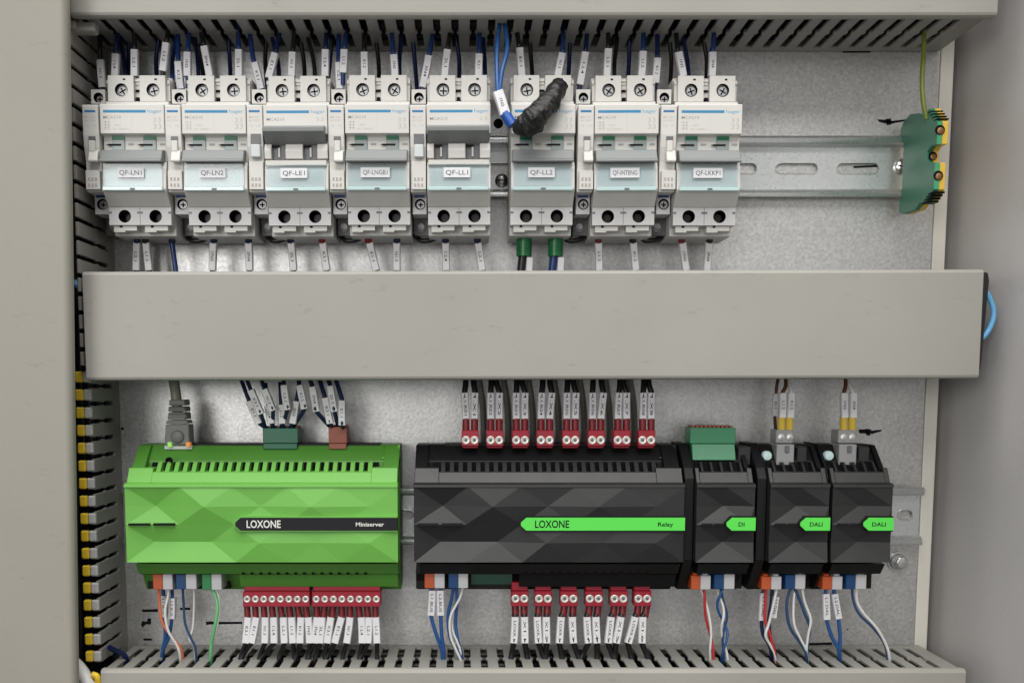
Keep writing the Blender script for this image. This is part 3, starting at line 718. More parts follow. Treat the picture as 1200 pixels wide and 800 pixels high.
# auxiliary contacts clipped to the left of seven breakers
AXW = 8.5
def aux_parts(t, X, up):
    k = ('aux', up)
    def O(name, m, mats, key, par=t, **kw): return obj(name, m, mats, par, key=(k, key), **kw)
    m = MB()
    m.prism_x([(12, Zs(224, 56)), (12, Zs(118, 50)), (42, Zs(118, 50)), (42, Zs(122.5, 56)), (55.5, Zs(122.5, 56)), (56, Zs(124, 56)), (56, Zs(158, 56)), (55.2, Zs(172, 55.2)), (53, Zs(190, 53)), (53, Zs(224, 56))], X, X + AXW)
    m.box(X + 0.8, X + AXW, 20, 36, Zs(251, 40), Zs(226, 40))
    O("body", m, [M['white']], 'body', bevel=0.3)
    mm = MB().holeplate(X + 0.2, X + AXW - .5, Zs(121.8, 42), Zs(105, 42), 20, 42, X + 4.2, Zs(114.5, 42), 2.7, 3.2)
    tb = O("upper_terminal", mm, [M['white'], M['dark']], 'ut')
    sc = screw_geo((X + 4.5, 39.9, Zs(115.6, 42)), 2.0)
    sc.box(X + 3.1, X + 5.9, 40.22, 40.3, Zs(115.6, 42) - .35, Zs(115.6, 42) + .35, 1).box(X + 4.15, X + 4.85, 40.22, 40.3, Zs(115.6, 42) - 1.3, Zs(115.6, 42) + 1.3, 1)
    O("terminal_screw", sc, [M['screwhead'], M['dark']], 'us', par=tb, smooth=40)
    f = MB().box(X + 1.2, X + AXW - 1.4, 56.0, 56.04, Zs(131.8, 56), Zs(129.2, 56), 0)
    f.text("MZ 201", X + 1.2, Zs(138.3, 56), 56.04, 0.95, 1, width=5.6); f.text("6A 230V", X + 1.2, Zs(142.3, 56), 56.04, 0.9, 1, width=6.0)
    f.text("12", X + 1.4, Zs(148.5, 56), 56.04, 0.95, 1, width=1.9); f.text("14", X + 5.3, Zs(148.5, 56), 56.04, 0.95, 1, width=1.9)
    O("front_print", f, [M['inkblue'], M['inkfaint']], 'fp')
    if up:
        O("toggle_recess", MB().box(X + 2.0, X + AXW - 1.0, 55.3, 56.3, Zs(169, 56), Zs(157, 56)), [M['slotgrey']], 'tr')
        O("toggle", MB().box(X + 2.2, X + AXW - 1.2, 54, 58, Zs(184, 58), Zs(169, 58)), [M['winback']], 'tg', bevel=0.4)
    else:
        O("toggle_recess", MB().box(X + 3.0, X + AXW - 1.8, 55.5, 56.3, Zs(164.5, 56), Zs(160, 56)), [M['slotgrey']], 'tr')
        O("toggle", MB().prism_x([(52, Zs(190, 53)), (52, Zs(177, 53)), (56.6, Zs(177, 56)), (58.6, Zs(188, 58.6)), (58, Zs(190, 58))], X + 3.0, X + AXW - 0.4).box(X + 3.2, X + AXW - 2, 55.4, 57, Zs(178, 56), Zs(165, 56)), [M['white']], 'tg', bevel=0.3)
    mm = MB().box(X + 0.8, X + AXW - 0.1, 53.05, 56.4, Zs(222, 56), Zs(200 if not up else 189, 56))
    for r_ in range(2):
        for c_ in range(3): mm.box(X + 2.0 + c_ * 1.9, X + 3.2 + c_ * 1.9, 56.4, 56.6, Zs(208 + r_ * 7 + 4, 56), Zs(208 + r_ * 7, 56), 1)
    O("test_socket", mm, [M['white'], M['socket']], 'sock', bevel=0.2)
    mm = MB().holeplate(X + 0.6, X + AXW - 0.3, Zs(251, 43), Zs(226, 43), 30, 43, X + 4.7, Zs(239.5, 43), 3.0, 2.6)
    lb = O("lower_terminal", mm, [M['whitelow'], M['dark']], 'lb')
    sc = screw_geo((X + 4.9, 41.8, Zs(239.8, 43)), 2.4)
    sc.box(X + 3.6, X + 6.2, 42.12, 42.2, Zs(239.8, 43) - .35, Zs(239.8, 43) + .35, 1).box(X + 4.55, X + 5.25, 42.12, 42.2, Zs(239.8, 43) - 1.3, Zs(239.8, 43) + 1.3, 1)
    O("terminal_screw", sc, [M['screwhead'], M['dark']], 'ls', par=lb, smooth=40)
    O("blue_tag", MB().box(X + 1.6, X + 7.2, 43.0, 44.0, Zs(231.5, 44), Zs(226.8, 44)), [M['bluetag']], 'tag')
    O("contact_base", MB().box(X + 1, X + AXW + 0.5, 12, 26, Zs(276, 26), Zs(252, 26)), [M['slotgrey']], 'base')
    c = (X + 4.5, 26, Zs(266, 26))
    O("base_screw", MB().lathe(c, [(3.0, 0), (3.0, 0.8), (2.2, 1.2), (1.8, 0.6), (0, 0.5)], 16), [M['screwhead']], 'bs', smooth=40)
M['socket'] = mat("pale_socket_hole", (0.42, 0.37, 0.35, 1), 0.6)
AX = [(95.8, 0), (192.0, 1), (288.3, 2), (384.0, 3), (480.0, 4), (677.0, 6), (774.0, 7)]
for (px0, bi) in AX:
    X = bx_mm[bi] - AXW - 0.4 - (0.2 if bi else 0.6)
    t = thing("auxiliary_contact", (X + AXW / 2, 12, Zs(276, 26)), f"narrow white switch module with blue tag clipped left of breaker {TXT[bi]}", "switch module", "narrow switch modules between the breakers")
    aux_parts(t, X, UPS[bi])

# =================================================================== CONTROL UNITS (lower row)
def facet_front(X, Wd, small):
    mm_ = 322.0                                        # width of the wide units in photo pixels
    px = Wd / (69.0 if small else 320.0)
    d0 = 57.0
    yr = [570, 593, 614.5, 635.5, 658.5]
    if small:
        R = [[(0, 0), (34, 0), (69, 0)],
             [(0, -0.3), (33, -3.2), (69, -0.3)],
             [(0, 0.4), (62, 0.5), (69, 0)],
             [(0, -0.8), (33, -3.3), (69, -0.8)],
             [(0, 0.5), (69, 0.5)]]
    else:
        R = [[(0, 0), (64, 0), (126, 0), (191, 0), (252, 0), (320, 0)],
             [(0, -0.3), (34, -3.7), (93, 2.4), (159, -0.6), (218, 2.7), (287, 0.6), (320, 0)],
             [(0, 0), (62, -1.0), (128, -0.4), (190, 0.4), (255, 0.4), (320, 0)],
             [(0, -0.2), (31, -3.9), (99, -3.4), (157, 1.8), (225, 0.9), (286, 2.0), (320, 0)],
             [(0, 0), (62, 0.2), (129, 0.0), (190, 0), (255, 0), (320, 0)]]
    mb = MB()
    rows = [[(X + u * px, d0 + dd, PZ(yr[i], d0)) for u, dd in r] for i, r in enumerate(R)]
    idx, vs = [], []
    for r in rows:
        idx.append([len(vs) + j for j in range(len(r))]); vs += r
    fs = []
    for a in range(4):
        i = j = 0; A, B = idx[a], idx[a + 1]
        while i < len(A) - 1 or j < len(B) - 1:
            if j == len(B) - 1 or (i < len(A) - 1 and abs(vs[A[i + 1]][0] - vs[B[j]][0]) <= abs(vs[A[i]][0] - vs[B[j + 1]][0])):
                fs.append((A[i], A[i + 1], B[j])); i += 1
            else:
                fs.append((A[i], B[j + 1], B[j])); j += 1
    # rim and back so the cover has thickness
    nfront = len(vs)
    back = [(x, 50.0, z) for x, d, z in vs]
    ring = idx[0] + [idx[a][-1] for a in (1, 2, 3)] + idx[4][::-1] + [idx[a][0] for a in (3, 2, 1)]
    vs = vs + back
    for q in range(len(ring)):
        a, b2 = ring[q], ring[(q + 1) % len(ring)]
        fs.append((a, b2, b2 + nfront, a + nfront))
    fs.append(tuple(r + nfront for r in ring))
    mb.add(vs, fs)
    # upper lip above the facets
    mb.prism_x([(50, PZ(566, 56.5)), (55.5, PZ(566, 56.5)), (57.6, PZ(568, 57.5)), (57.8, PZ(570.5, 57.5)), (50, PZ(570.5, 57.5))], X - 0.1, X + Wd + 0.1)
    return mb
def unit(name, label, cat, xl, xr, col, dk, name_text, title, strip, strip_from, small, group, tx):
    X, X2 = PX(xl, 610, 57), PX(xr, 610, 57)
    Wd = X2 - X
    zt_, zb_ = PZ(521, 30), PZ(690, 30)
    t = thing(name, ((X + X2) / 2, 8, zb_), label, cat, group)
    # housing
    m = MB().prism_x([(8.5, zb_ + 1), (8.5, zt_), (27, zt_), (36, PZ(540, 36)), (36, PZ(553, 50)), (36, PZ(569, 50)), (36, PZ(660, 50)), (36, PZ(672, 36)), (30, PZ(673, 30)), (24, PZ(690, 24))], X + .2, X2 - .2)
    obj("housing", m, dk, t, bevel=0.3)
    # raised corner pieces at both ends of the top recess
    for xa_, xb_ in (((X + 0.2), X + (7.5 if not small else 1.2)), (X2 - (9 if not small else 3), X2 - 0.2)):
        obj("end_block", MB().prism_x([(20, zt_ + 0.1), (30, zt_ - 0.2), (44, PZ(548, 44)), (34, PZ(549, 34))], xa_, xb_), dk, t, bevel=0.3)
    obj("vent_shade", MB().prism_x([(20, PZ(541.5, 37.2)), (37.0, PZ(541.5, 37.2)), (40.5, PZ(552.6, 40.5)), (20, PZ(552.6, 40.5))], X + (10 if not small else 3), X2 - (12 if not small else 3.5)), M['dark'], t)  # near-black block standing in for shade between the vent teeth
    if not small:
        obj("gap_shade", MB().box(X + 17, X2 - 12, 12, 27.6, PZ(525.5, 27.6), zt_ + .6), M['blackdk'], t, bevel=0.2)  # dark strip painted in for the shaded gap behind the connectors
        obj("corner_facet", MB().add([(X2 - 11, 29.5, PZ(537, 36)), (X2 - .1, 29.5, PZ(537, 36)), (X2 - .1, 29.0, zt_ + .4), (X2 - 11, 35.5, PZ(537.2, 36)), (X2 - .1, 36.5, PZ(537.2, 36)), (X2 - .1, 30.0, zt_ + .4)], [(0, 1, 2), (3, 4, 5), (0, 1, 4, 3), (1, 2, 5, 4), (2, 0, 3, 5)]), col, t)
    # shoulder strip
    sh = MB().prism_x([(36, PZ(552.8, 50)), (50.3, PZ(552.8, 50.3)), (53.9, PZ(565.5, 53.9)), (36, PZ(565.5, 53.7))], X + (2.4 if small else 13.9), X2 - (2.9 if small else 14.9))
    for (xa_, xb_) in ((X + 0.3, X + (2.5 if small else 14)), (X2 - (3 if small else 15), X2 - 0.3)):
        sh.prism_x([(36, PZ(548, 46)), (48.9, PZ(548, 48.9)), (53.9, PZ(565.5, 53.9)), (36, PZ(565.5, 53.5))], xa_, xb_)
    obj("shoulder", sh, col, t, bevel=0.25)
    # ventilation teeth
    v = MB(); g = 5.0 if not small else 5.6
    a = X + (15 if not small else 4.5)
    while a < X2 - (16 if not small else 4):
        v.prism_x([(36.1, PZ(541, 36)), (42, PZ(541, 41)), (47.4, PZ(552.4, 47.4)), (36.1, PZ(552.4, 47.4))], a, a + (2.4 if not small else 1.3)); a += g
    obj("vent_grille", v, col if not small else M['black'], t)
    obj("front_cover", facet_front(X, Wd, small), col, t)
    # lower skirt with a row of teeth
    low = MB().prism_x([(36.2, PZ(660.5, 52)), (52, PZ(660.5, 52)), (46, PZ(672, 46)), (36.2, PZ(672, 46))], X + 3, X2 - .5)
    if not small:
        ax = X + 60
        low.prism_x([(30, PZ(672.3, 44)), (44, PZ(672.3, 44)), (40, PZ(687, 40)), (30, PZ(687, 40))], ax, X2 - 1)
        a = ax + 2
        while a < X2 - 16:
            low.box(a, a + 2.4, 44, 47, PZ(673, 46), PZ(668.5, 46), 1); a += 5.0
    obj("lower_skirt", low, [dk, M['dark']], t, bevel=0.2)
    # status slits
    for (u0, u1) in (((4, 29), (33, 58)) if not small else ((6, 19), (21, 33))):
        px = Wd / (320.0 if not small else 69.0)
        obj("status_slit", MB().box(X + u0 * px, X + u1 * px, 55.5, 58.3, PZ(615.4, 58), PZ(613, 58)), M['ink'] if col is M['green'] else M['blackdk'], t)
    # name strip
    x0 = PX(strip_from, 613, 59.6); zt2, zb2 = PZ(606.3, 59.6), PZ(621.3, 59.6)
    zm, cut = (zt2 + zb2) / 2, 3.0
    st = obj("name_strip", MB().prism_d([(x0 + cut, zt2), (X2 + 0.05, zt2), (X2 + 0.05, zb2), (x0 + cut, zb2), (x0, zm - 0.9), (x0, zm + 0.9)], 55, 59.6), strip, t)
    brd = obj("strip_border", MB().prism_d([(x0 + cut - .4, zt2 + 0.7), (X2 + 0.02, zt2 + 0.7), (X2 + 0.02, zb2 - 0.7), (x0 + cut - .4, zb2 - 0.7), (x0 - .9, zm - 0.9), (x0 - .9, zm + 0.9)], 55, 59.2), col if col is M['green'] else M['blackdk'], t)
    pm = M['whiteprint'] if strip is M['stripblk'] else M['ink']
    tt = MB()
    if name_text:
        tt.text(name_text, PX(tx[0], 613, 59.6), PZ(618.0, 59.7), 59.68, 4.1, 0, width=PX(tx[1], 613, 59.6) - PX(tx[0], 613, 59.6))
    tt.text(title, PX(tx[2], 613, 59.6), PZ(616.3, 59.7), 59.68, 2.2, 0, width=PX(tx[3], 613, 59.6) - PX(tx[2], 613, 59.6))
    obj("strip_print", tt, pm, st)
    return t, X, X2
GU = "control units on the lower rail"
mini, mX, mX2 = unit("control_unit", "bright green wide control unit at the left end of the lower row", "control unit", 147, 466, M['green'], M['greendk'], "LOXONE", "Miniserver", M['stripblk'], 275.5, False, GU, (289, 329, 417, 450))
rel, rX, rX2 = unit("control_unit", "wide black relay unit with long bright green name strip, mid row", "control unit", 485, 801.5, M['black'], M['blackdk'], "LOXONE", "Relay", M['strip'], 610.5, False, GU, (627, 667, 771, 789))
dim, dX, dX2 = unit("control_unit", "narrow black unit marked DI under the big green connector", "control unit", 816, 884, M['black'], M['blackdk'], None, "DI", M['strip'], 851.5, True, GU, (0, 0, 865.5, 872.5))
da1, aX, aX2 = unit("control_unit", "narrow black unit marked DALI, directly right of the DI unit", "control unit", 902, 971, M['black'], M['blackdk'], None, "DALI", M['strip'], 938, True, GU, (0, 0, 949, 964))
da2, eX, eX2 = unit("control_unit", "narrow black unit marked DALI at the right end of the row", "control unit", 975, 1045, M['black'], M['blackdk'], None, "DALI", M['strip'], 1012, True, GU, (0, 0, 1022, 1038))
# extra features of single units
c = P(197, 538, 37); 
obj("corner_screw", MB().lathe((PX(198, 539.5, 42), 42, PZ(539.5, 42)), [(2.0, -1), (2.0, 0.6), (1.3, 0.6), (1.3, -.4), (0, -.4)], 18), M['dark'], mini, smooth=40)
xj0, xj1 = PX(193, 524, 30), PX(225.5, 524, 30)
jk = obj("network_jack", MB().box(xj0, xj1, 20, 31, PZ(526.5, 31), PZ(521.5, 31)), M['whiteplug'], mini, bevel=0.4)
for (px_, mm_) in ((198.5, 'led_g'), (220, 'led_o')):
    c = P(px_, 521.5, 34)
    obj("status_light", MB().box(c[0] - 1.2, c[0] + 1.2, 30, 34.0, c[2] - 1.0, c[2] + 1.8), M[mm_], mini, bevel=0.3)
obj("circuit_board", MB().box(PX(552, 680, 33), PX(600, 680, 33), 30, 33.5, PZ(684, 33), PZ(664, 33)), M['pcb'], rel)
for un, px_ in ((da1, 899), (da2, 972)):
    c = P(px_ if un is da1 else 971.5, 534, 37)
    obj("round_screw", MB().lathe(c, [(2.9, -3), (2.9, 0), (2.3, 0.8), (0, 1.0)], 20), M['teal'], un, smooth=40)
for un, a0, a1 in ((da1, 934, 946), (da2, 1006, 1019), (dim, 865, 880)):
    obj("blank_cover", MB().box(PX(a0, 530, 36), PX(a1, 530, 36), 26, 36, PZ(545, 36), PZ(523, 36)), M['black'], un, bevel=0.5)
for un, x0, x1 in ((da1, aX, aX2), (da2, eX, eX2), (dim, dX, dX2)):
    obj("side_shell", MB().prism_x([(8, PZ(519, 28)), (30, PZ(519, 28)), (46, PZ(548, 46)), (50, PZ(560, 50)), (50, PZ(656, 50)), (34, PZ(690, 34)), (8, PZ(690, 34))], x0 - (5.5 if un is not da2 else 1.2), x0 - 0.2), M['blackdk'], un, bevel=0.3)

# =================================================================== PLUGS AND CONNECTORS
def ordinal(i): return ["first", "second", "third", "fourth", "fifth", "sixth", "seventh", "eighth", "ninth", "tenth", "eleventh", "twelfth", "thirteenth", "fourteenth", "fifteenth", "sixteenth"][i]
def red_plug(x0, x1, y0, y1, d, ys, n, label, group, up, key):
    X0, X1 = PX(x0, (y0 + y1) / 2, d), PX(x1, (y0 + y1) / 2, d)
    z1, z0 = PZ(y0, d), PZ(y1, d)
    t = thing("terminal_plug", ((X0 + X1) / 2, d - 9, z0), label, "terminal plug", group)
    m = MB().box(X0, X1, d - 9, d, z0, z1)
    if up: m.box(X0 + .4, X1 - .4, d - 8, d - 2, z0 - 1.3, z0)
    else: m.box(X0 + .4, X1 - .4, d - 8, d - 2.5, z1, z1 + 5)
    obj("body", m, M['red'], t, bevel=0.35, key=key and (key, 'body'))
    for k_ in range(n):
        xc = X0 + (X1 - X0) * (k_ + .5) / n
        c = (xc, d, PZ(ys, d))
        r = 2.0 if n > 2 else 2.35
        s_ = MB().lathe(c, [(r, -.4), (r, 0.25), (r * .8, 0.45), (r * .62, 0.3), (r * .30, 0.3)], 16, 0)
        s_.lathe((c[0], c[1] + .31, c[2]), [(r * .42, 0), (0, 0.05)], 12, 1)
        obj("terminal_screw", s_, [M['screwring'], M['slotgrey']], t, smooth=40, key=key and (key, 's', k_))
    return t
M['screwring'] = mat("pale_screw_head", (0.78, 0.75, 0.70, 1), 0.35, 0.3)
RT = [551, 580, 610, 639, 669, 699, 729, 758]
for i, x in enumerate(RT):
    red_plug(x - 10, x + 10, 504, 522.5, 38, 515.5, 2, f"red two pole plug, {ordinal(i)} of eight on top of the black relay unit", "red plugs on top of the relay unit", True, 'rt')
RB = [609, 636.5, 666.5, 696, 725, 753]
for i, x in enumerate(RB):
    red_plug(x - 10, x + 10.5, 692.5, 710, 40, 701, 2, f"red two pole plug, {ordinal(i)} of six under the black relay unit", "red plugs under the relay unit", False, 'rb')
red_plug(284.5, 363, 693, 710.5, 42, 701.5, 8, "red eight pole plug under the green unit, left of the two", "eight pole red plugs under the green unit", False, None)
red_plug(365.5, 446, 693, 710.5, 42, 701.5, 8, "red eight pole plug under the green unit, right of the two", "eight pole red plugs under the green unit", False, None)

def block_plug(name, label, group, x0, x1, y0, y1, d, depth, m_, extra=None, cat="connector"):
    X0, X1 = PX(x0, (y0 + y1) / 2, d), PX(x1, (y0 + y1) / 2, d)
    t = thing(name, ((X0 + X1) / 2, d - depth, PZ(y1, d)), label, cat, group)
    return t, X0, X1
# dark green connector on the green unit
t, X0, X1 = block_plug("connector", "dark green connector block on top of the green unit", None, 308, 349, 501, 526, 30, 14, None)
obj("body", MB().box(X0, X1, 16, 30, PZ(519, 30), PZ(501.5, 30)).box(X0 + .3, X1 - .3, 18, 31, PZ(526, 31), PZ(519.4, 31)), M['connected'], t, bevel=0.3)
obj("pole_ridge", MB().box(X0 + .5, X1 - .5, 17, 26, PZ(501.4, 30), PZ(499.5, 30)), M['brown'], t)
t, X0, X1 = block_plug("connector", "brick red connector block on top of the green unit", None, 385, 406.5, 499, 526, 30, 14, None)
obj("body", MB().box(X0, X1, 16, 30, PZ(519, 30), PZ(500, 30)).box(X0 + .3, X1 - .3, 18, 31, PZ(526, 31), PZ(519.4, 31)), M['brown'], t, bevel=0.3)
obj("pole_ridge", MB().box(X0 + .5, X1 - .5, 17, 26, PZ(499.9, 30), PZ(498.2, 30)), M['redfer'], t)
# large green connector on the DI unit
t, X0, X1 = block_plug("connector", "large empty green connector standing on the narrow DI unit", None, 809.5, 863, 499, 540, 36, 20, None)
obj("plug_body", MB().box(X0, X1, 18, 34, PZ(519.5, 34), PZ(501, 34)), M['connected2'] if 'connected2' in M else M['conngreen'], t, bevel=0.3)
obj("socket_body", MB().prism_x([(18, PZ(539, 37)), (18, PZ(520, 34)), (34.5, PZ(520, 34.5)), (38, PZ(539, 38))], X0 + .9, X1 - .6), M['conngreen'], t, bevel=0.3)
m = MB()
for i in range(10):
    a = X0 + 1 + (X1 - X0 - 2) * i / 10
    m.box(a, a + 1.8, 22, 33, PZ(500.9, 33), PZ(498.5, 33))
obj("pole_ridge", m, M['brown'], t, bevel=0.2)
# grey plugs on the DALI units
for lab, xc, wx in (("grey plug with two yellow ferrules on the first DALI unit, beside the DI unit", 920, 10.3), ("grey plug with two yellow ferrules on the last DALI unit", 993, 10.3)):
    t, X0, X1 = block_plug("connector", lab, "grey plugs on the DALI units", xc - wx, xc + wx, 503, 546, 37, 16, None)
    obj("plug_body", MB().box(X0 + 0.6, X1 + 0.4, 22, 34, PZ(519, 34), PZ(503.5, 34)), M['greyplug'], t, bevel=0.4)
    obj("socket_body", MB().box(X0, X1, 22, 38, PZ(545, 38), PZ(520.5, 38)), M['greyplug'], t, bevel=0.4)
    for q in (-4.5, 5.5):
        c = P(xc + q, 512, 34)
        o = obj("terminal_screw", MB().lathe(c, [(1.9, 0), (1.9, 0.5), (0, 0.7)], 14), M['steel'], t, smooth=40)
    obj("release_tab", MB().box((X0 + X1) / 2 - .5, (X0 + X1) / 2 + 2, 38, 39, PZ(530, 38.5), PZ(522, 38.5)), M['slotgrey'], t, bevel=0.3)
# two colour bus plugs below the units
def bus_plug(x0, xm, x1, y0, y1, ca, cb, label):
    d = 42
    X0, Xm, X1 = (PX(v, 680, d) for v in (x0, xm, x1))
    t = thing("bus_plug", (Xm, 30, PZ(y1, d)), label, "plug", "two colour plugs under the control units")
    for nm, a, bb, m_ in (("plug_half", X0, Xm - .05, ca), ("plug_half", Xm + .05, X1, cb)):
        mm = MB().box(a, bb, 28, d, PZ(y1, d), PZ(y0, d)).box(a + 1.2, bb - 1.4, 28, d - 1, PZ(y0, d), PZ(y0 - 2.5, d))
        obj(nm, mm, M[m_], t, bevel=0.35)
BP = [(179, 190.5, 202, 672.5, 690.5, 'orange', 'whiteplug', "orange and white plug under the bright green unit"),
      (206, 217.5, 230, 672.5, 690, 'blueplug', 'whiteplug', "blue and white plug under the bright green unit"),
      (236.5, 247.5, 259.5, 672.5, 691, 'greenplug', 'whiteplug', "green and white plug under the bright green unit"),
      (497.5, 509, 521, 670.5, 689, 'orange', 'whiteplug', "orange and white plug under the wide relay unit"),
      (525.5, 537, 548.5, 670.5, 689, 'blueplug', 'whiteplug', "blue and white plug under the wide relay unit"),
      (810, 821, 833, 674, 690.5, 'orange', 'whiteplug', "orange and white plug under the DI unit"),
      (837, 848.5, 861, 672.5, 690, 'blueplug', 'whiteplug', "blue and white plug under the DI unit"),
      (892.5, 904, 916, 675, 690.5, 'orange', 'whiteplug', "orange and white plug under the first DALI unit"),
      (920.5, 932, 944, 673, 690, 'blueplug', 'whiteplug', "blue and white plug under the first DALI unit"),
      (964, 975.5, 987.5, 675, 690.5, 'orange', 'whiteplug', "orange and white plug under the last DALI unit"),
      (991.5, 1003, 1015.5, 673, 690, 'blueplug', 'whiteplug', "blue and white plug under the last DALI unit")]
for a in BP: bus_plug(*a)
# black shoulders that hold those plugs
for un, x0, x1 in ((mini, 170, 268), (rel, 487, 600), (dim, 805, 872), (da1, 880, 958), (da2, 958, 1025)):
    obj("plug_shelf", MB().box(PX(x0, 680, 32), PX(x1, 680, 32), 12, 27.5, PZ(691, 32), PZ(668, 32)), M['blackdk'], un, bevel=0.3)
m = MB().box(PX(238, 672, 36), PX(255, 672, 36), 29, 36, PZ(671, 36), PZ(669, 36))

# =================================================================== WIRES
SECT = [(-1, -.45), (-.8, -.8), (.8, -.8), (1, -.45), (1, .45), (.8, .8), (-.8, .8), (-1, .45)]
NW = 0
MARKS = ["1.L4", "K1.2", "2L1", "N1.3", "L1.2", "3N4", "E1.1", "L2.1", "1N2", "K3.1"]
def wire(label, group, m_, pts, r=1.25, sleeves=(), ferrules=(), cat="wire", px=True, name="wire", mark=True):
    """pts: (photo x, photo y, height above plate) path; sleeves: (p, q) spans in the same measure."""
    global NW
    P3 = [P(*p) for p in pts] if px else pts
    P3 = [Vector(p) for p in P3]
    for s in sleeves:
        a_, b_ = Vector(P(*s[0])), Vector(P(*s[1]))
        for i in range(len(P3) - 1):
            if (P3[i] - a_).length < 4.5 and (P3[i + 1] - b_).length < 4.5:
                P3[i:i + 2] = [a_, a_.lerp(b_, .25), a_.lerp(b_, .5), a_.lerp(b_, .75), b_]
                break
    path = smooth_path(P3)
    o = obj(name, MB().tube(path, r, 8), m_, smooth=60)
    tag(o, label, cat, group)
    for s in sleeves:
        p, q = Vector(P(*s[0])), Vector(P(*s[1]))
        w = s[2] if len(s) > 2 else 2.15
        mm = s[3] if len(s) > 3 else M['sleeve']
        bend = Vector((random.uniform(-.25, .25), 0, 0))
        pth = [p, p.lerp(q, .5) + bend * .6, q]
        sl_ = obj("marker_sleeve", MB().tube([pth[0], pth[0].lerp(pth[1], .5) + bend * .2, pth[1], pth[1].lerp(pth[2], .5) + bend * .2, pth[2]], w, section=SECT), mm, o, bevel=0.0, smooth=30)
        if mark and mm is M['sleeve']:
            al = (q - p).normalized(); cen = p.lerp(q, .5) + bend * .6 + Vector((0, w * .80 + .08, 0))
            up_ = Vector((al.z, 0, -al.x)) * -1
            L = (q - p).length
            txt = s[4] if len(s) > 4 else MARKS[(NW * 7 + 3) % len(MARKS)]
            frac = 0.34 if len(s) <= 4 else 0.72
            obj("sleeve_print", MB().text_on(txt, cen, -al if False else al, up_, 1.5, 0, width=L * frac), M['ink'], sl_)
    for f in ferrules:
        obj("ferrule", MB().tube([P(*f[0]), P(*f[1])], f[3] if len(f) > 3 else 1.75, 10), f[2], o, smooth=60)
    NW += 1
    return o

# --- above the breakers: (x top, y top, x bottom, y bottom of sleeve, wire, target)
TOPW = [(118, 71, 120.5, 103, 'w_black', "the switch module beside breaker QF-LN1"),
        (136, 64, 135, 90, 'w_navy', "the left pole of breaker QF-LN1"),
        (158, 59, 158, 90, 'w_black', "the middle of breaker QF-LN1"),
        (195, 51, 191, 84, 'w_black', "the right pole of breaker QF-LN1"),
        (209, 73, 212, 105, 'w_blue_shade', "the switch module beside breaker QF-LN2"),
        (220, 62, 220, 90, 'w_blue_shade', "the gap left of breaker QF-LN2"),
        (239.5, 55, 246, 90, 'w_black', "the left pole of breaker QF-LN2"),
        (280, 59, 280, 90, 'w_blue_shade', "the right pole of breaker QF-LN2"),
        (298.5, 74, 306, 105, 'w_blue_shade', "the switch module beside breaker QF-LE1"),
        (322.5, 63, 315, 92, 'w_navy', "the left pole of breaker QF-LE1"),
        (343, 62, 342, 90, 'w_black', "the middle of breaker QF-LE1"),
        (381.5, 59, 381, 90, 'w_navy', "the right pole of breaker QF-LE1"),
        (397, 74, 398, 105, 'w_blue_shade', "the switch module beside breaker QF-LNGB1"),
        (403.5, 59, 402, 86, 'w_blue_shade', "the gap left of breaker QF-LNGB1"),
        (427, 62, 427.5, 90, 'w_black', "the left pole of breaker QF-LNGB1"),
        (461.5, 65, 463, 90, 'w_blue_shade', "the right pole of breaker QF-LNGB1"),
        (502.5, 66, 495, 103, 'w_blue_shade', "the switch module beside breaker QF-LL1"),
        (524.5, 59, 521, 90, 'w_black', "the left pole of breaker QF-LL1"),
        (561.5, 64, 560.5, 90, 'w_blue_shade', "the right pole of breaker QF-LL1"),
        (609, 57, 611.5, 90, 'w_black', "the left pole of breaker QF-LL2"),
        (659, 63, 653.5, 90, 'w_blue_shade', "the right pole of breaker QF-LL2"),
        (686, 62, 679.5, 100, 'w_navy', "the switch module beside breaker QF-INTENG"),
        (713, 58, 711, 90, 'w_black', "the left pole of breaker QF-INTENG"),
        (753.5, 61, 751.5, 90, 'w_blue_shade', "the right pole of breaker QF-INTENG"),
        (770.5, 69, 768, 98, 'w_navy', "the switch module beside breaker QF-LKKP1"),
        (795, 62, 800.5, 90, 'w_black', "the left pole of breaker QF-LKKP1"),
        (835, 62, 834, 90, 'w_blue_shade', "the right pole of breaker QF-LKKP1")]
GT = "sleeved wires dropping from the top duct to the breakers"
CN = {'w_blue_shade': 'blue', 'w_black': 'black', 'w_navy': 'navy', 'w_blue_shade': 'blue', 'w_white': 'white'}
for i, (xt, yt, xb_, yb, w_, tgt) in enumerate(TOPW):
    dd = 36 if 'module' not in tgt else 34
    off = (xt - xb_) * 0.6 + random.uniform(-2, 2)
    wx = PX(xt, 62, 25); 
    wire(f"{CN[w_]} wire with pale sleeve from top duct to {tgt}", GT, M[w_],
         [(xt + off * 1.2, 12, dd - 8), (xt + off, 34, dd - 6), (xt + off * .3, yt - 6, dd), (xt, yt, dd), (xb_, yb, dd), (xb_ + (xb_ - xt) * .2, yb + 14, dd - 1)], 1.35,
         [((xt, yt, dd), (xb_, yb, dd))])
